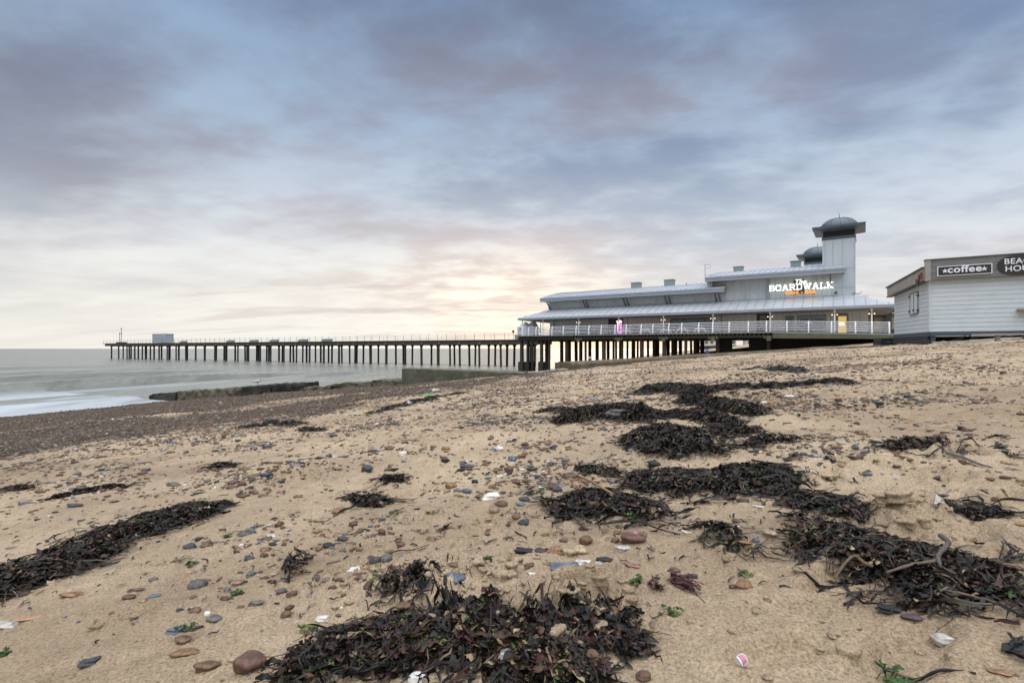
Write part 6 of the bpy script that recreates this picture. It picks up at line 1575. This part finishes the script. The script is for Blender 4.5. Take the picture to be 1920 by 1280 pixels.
# litter
def shard(px, py, w, h, lab, colr, nm='plastic_shard', rot=.3, th=.004, tri=True, lift=.01, mat='shell'):
    x, y = gp(px, py); s = w/FP*y; z = float(H(np.array([x]), np.array([y]))[0]); b = MB()
    if tri: q = [(-.5*s,0),(.5*s,-.05*s),(-.12*s,.1*s)]; n_ = 3; vs = [(a, c, 0) for a, c in q]+[(a*.95, c+.02*s, h*s if i == 2 else .05*s) for i, (a, c) in enumerate(q)]; b.add(vs, [(2,1,0),(3,4,5),(0,1,4,3),(1,2,5,4),(2,0,3,5)])
    else: b.box(-.5*s,.5*s,-.5*h*s,.5*h*s,0,max(th,.18*h*s))
    o = b.build(nm, M[mat], bevel=.1*s*h if not tri else .0); o.location = (x, y, z+lift*0); o.rotation_euler = (0,0,rot)
    a = o.data.color_attributes.new('Col', 'FLOAT_COLOR', 'POINT'); a.data.foreach_set('color', np.tile(np.array([*colr,1], np.float32), len(o.data.vertices)))
    return tag(o, lab, 'litter', 'bits of litter on the beach')
shard(1761,983,26,.65,'white plastic shard standing in the right hand sand',(.75,.75,.73))
shard(1422,957,20,.22,'white plastic stick lying right of the long middle heap',(.68,.68,.66),rot=-.6,tri=False,lift=.01)
shard(718,1248,14,.3,'small bright blue plastic strip in the front heap',(.02,.22,.60),rot=-.5,tri=False,th=.002,nm='plastic_strip')
shard(802,742,20,.22,'bright green plastic scrap on the far tideline',(.10,.42,.12),nm='plastic_scrap')
shard(815,733,12,.3,'white scrap on the far tideline above the green one',(.7,.7,.7))
shard(768,757,18,.4,'white wrapper on the dark tideline weed',(.7,.72,.75))
shard(50,1158,44,.28,'tan feather like leaf at the left edge',(.42,.24,.13),rot=.35,tri=False,th=.003,nm='leaf')
x, y = gp(1388,1268); cap = empty('bottle_cap', (x, y, float(H(np.array([x]), np.array([y]))[0])), .5, 'pink and white ribbed bottle cap at the bottom edge', 'bottle cap')
cap.scale = (.7,.7,.7); b = MB().tube([(0,0,.012),(.010,-.004,.018)], .0125, 24)
o = b.build('cap_rim', weathered('cap_pink', (.55,.20,.28,1), .4, .1, 30), cap)
b = MB()
for k_ in range(20):
    a = k_*math.pi/10; b.bar((0,.0125*math.cos(a),.012+.0125*math.sin(a)),(.010,-.004+.0125*math.cos(a),.018+.0125*math.sin(a)),.0016,.0016)
b.build('cap_rib', weathered('cap_white', (.75,.70,.70,1), .4, .1, 30), cap)
MB().tube([(-.003,.001,.0105),(-.0005,0,.0117)], .0127, 24).build('cap_face', M['white'], cap)
# ------------------------------------------------------------------ camera
cam = bpy.data.cameras.new('camera'); co = bpy.data.objects.new('camera', cam); col.objects.link(co)
co.location = (0, 0, EYE); co.rotation_euler = (R(90), 0, 0); cam.sensor_width = 36; cam.lens = 18; cam.clip_start = .05; cam.clip_end = 20000
cam.shift_y = (HZ-640)/1920.0
scn.camera = co

# ------------------------------------------------------------------ sky
w = bpy.data.worlds.new('World'); scn.world = w; w.use_nodes = True
n, l = w.node_tree.nodes, w.node_tree.links; n.clear()
out = n.new('ShaderNodeOutputWorld'); bg = n.new('ShaderNodeBackground'); l.new(bg.outputs[0], out.inputs[0])
tc = n.new('ShaderNodeTexCoord'); sp = n.new('ShaderNodeSeparateXYZ'); l.new(tc.outputs['Generated'], sp.inputs[0])
x, y, z = sp.outputs
zc = mth(n, l, 'MAXIMUM', z, 0.0)
OFF1 = (0.4,20.7,7); OFF2 = (9.3,19.2,0)
# sky: clear colour behind the cloud layer
sky = n.new('ShaderNodeTexSky'); sky.sky_type = 'NISHITA'; sky.sun_disc = False; sky.sun_elevation = R(4); sky.sun_rotation = R(2)
den = mth(n, l, 'ADD', zc, .13)
cx = mth(n, l, 'DIVIDE', x, den); cy = mth(n, l, 'DIVIDE', y, den)
cv = n.new('ShaderNodeCombineXYZ'); l.new(cx, cv.inputs[0]); l.new(cy, cv.inputs[1])
def cmap(rot, sc, off):
    mp = n.new('ShaderNodeMapping'); mp.inputs['Rotation'].default_value = (0,0,R(rot)); mp.inputs['Scale'].default_value = sc; mp.inputs['Location'].default_value = off
    l.new(cv.outputs[0], mp.inputs['Vector']); return mp.outputs[0]
big = noise(n, l, cmap(35, (.6,1.0,1), OFF1), .9, 5, .5, .25)
med = noise(n, l, cmap(30, (1.15,1.4,1), OFF2), 2.3, 6, .56, .15)
hue = noise(n, l, cmap(40, (.5,.9,1), (11.0,5.0,3)), .9, 3, .5, .3)
cl = mth(n, l, 'ADD', mth(n, l, 'MULTIPLY', big, .52), mth(n, l, 'MULTIPLY', med, .48))
cover = ramp(n, l, cl, [(.38, (0,0,0,1)), (.61, (1,1,1,1))], 'EASE')
clear = ramp(n, l, zc, [(0, s2l(244,238,230)), (.07, s2l(245,241,236)), (.15, s2l(233,236,241)), (.25, s2l(209,221,235)), (.38, s2l(172,194,219)), (.60, s2l(134,163,200))])
cbase = ramp(n, l, zc, [(0, s2l(232,222,214)), (.06, s2l(228,218,216)), (.13, s2l(210,204,209)), (.24, s2l(193,188,200)), (.36, s2l(163,161,177)), (.58, s2l(122,129,150))])
cblue = ramp(n, l, zc, [(0, s2l(230,228,228)), (.13, s2l(209,214,223)), (.24, s2l(177,190,209)), (.36, s2l(138,158,188)), (.58, s2l(104,128,164))])
hm = ramp(n, l, hue, [(.42, (0,0,0,1)), (.58, (1,1,1,1))])
cc = mixc(n, l, hm, cbase, cblue)
c = mixc(n, l, cover, clear, cc)
# blend of the physical sky into the clear part
nis = mixc(n, l, 1, sky.outputs[0], (.10,.10,.10,1), 'MULTIPLY')
c = mixc(n, l, .06, c, nis)
# sunset glow low over the sea, brightest near the pavilion
def vdot(dx, dy, dz):
    return mth(n, l, 'ADD', mth(n, l, 'ADD', mth(n, l, 'MULTIPLY', x, dx), mth(n, l, 'MULTIPLY', y, dy)), mth(n, l, 'MULTIPLY', z, dz))
def lobe(az, el, width, squash):
    a, e = R(az), R(el); 
    dx = mth(n, l, 'SUBTRACT', x, math.sin(a)*math.cos(e)); dy = mth(n, l, 'SUBTRACT', y, math.cos(a)*math.cos(e)); dz = mth(n, l, 'MULTIPLY', mth(n, l, 'SUBTRACT', z, math.sin(e)), squash)
    s = mth(n, l, 'ADD', mth(n, l, 'ADD', mth(n, l, 'MULTIPLY', dx, dx), mth(n, l, 'MULTIPLY', dy, dy)), mth(n, l, 'MULTIPLY', dz, dz))
    return mth(n, l, 'EXPONENT', mth(n, l, 'MULTIPLY', s, -1/(width*width)))
g1 = lobe(-24, 0, .66, 3.6); g2 = lobe(-1, 4.5, .20, 2.2); g3 = lobe(9, .5, .20, 6.0)
brk = ramp(n, l, med, [(.40, (1,1,1,1)), (.62, (.25,.25,.25,1))])
c = mixc(n, l, mth(n, l, 'MULTIPLY', g1, .88), c, s2l(253,250,241))
c = mixc(n, l, mth(n, l, 'MULTIPLY', mth(n, l, 'MULTIPLY', g2, brk), .95), c, (1.3,1.14,.93,1))
c = mixc(n, l, mth(n, l, 'MULTIPLY', g3, .85), c, (1.35,1.04,.68,1))
# thin grey shreds and pink edged bank low over the sea
low = noise(n, l, cmap(8, (.35,1.6,1), (2.0,9.0,1)), 1.6, 6, .6, .4)
lowm = mth(n, l, 'MULTIPLY', ramp(n, l, low, [(.52, (0,0,0,1)), (.66, (1,1,1,1))]), lobe(-8, 5, .62, 6.5))
c = mixc(n, l, mth(n, l, 'MULTIPLY', lowm, .62), c, s2l(205,190,188))
pk = mth(n, l, 'MULTIPLY', ramp(n, l, med, [(.44, (0,0,0,1)), (.60, (1,1,1,1))]), lobe(-4, 7, .30, 4.0))
c = mixc(n, l, mth(n, l, 'MULTIPLY', pk, .45), c, s2l(236,208,192))
# dark bank upper left
dk1 = mth(n, l, 'MULTIPLY', lobe(-42, 20, .40, 1.9), ramp(n, l, big, [(.36, (0,0,0,1)), (.56, (1,1,1,1))]))
c = mixc(n, l, mth(n, l, 'MULTIPLY', dk1, .5), c, s2l(104,112,132))
dk2 = mth(n, l, 'MULTIPLY', lobe(0, 36, .62, 1.6), ramp(n, l, med, [(.34, (0,0,0,1)), (.56, (1,1,1,1))]))
c = mixc(n, l, mth(n, l, 'MULTIPLY', dk2, .12), c, s2l(120,136,166))
# added brightness in the unseen sky overhead and behind, to light beach and facades
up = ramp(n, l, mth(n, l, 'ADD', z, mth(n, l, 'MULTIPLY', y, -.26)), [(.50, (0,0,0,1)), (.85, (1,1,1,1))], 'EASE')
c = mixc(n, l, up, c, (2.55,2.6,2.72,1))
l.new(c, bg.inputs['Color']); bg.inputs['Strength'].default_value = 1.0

sun = bpy.data.lights.new('sun', 'SUN'); sun.energy = .5; sun.angle = R(28); sun.color = (1.0, .80, .58)
so = bpy.data.objects.new('sun', sun); col.objects.link(so)
# low over the sea behind the pavilion
d = np.array((math.sin(R(17))*math.cos(R(3)), math.cos(R(17))*math.cos(R(3)), math.sin(R(3))))
from mathutils import Vector
so.rotation_euler = Vector(d).to_track_quat('Z', 'Y').to_euler()
so.location = (0, 0, 30)

scn.view_settings.view_transform = 'Standard'; scn.view_settings.look = 'None'; scn.view_settings.exposure = 0; scn.view_settings.gamma = 1
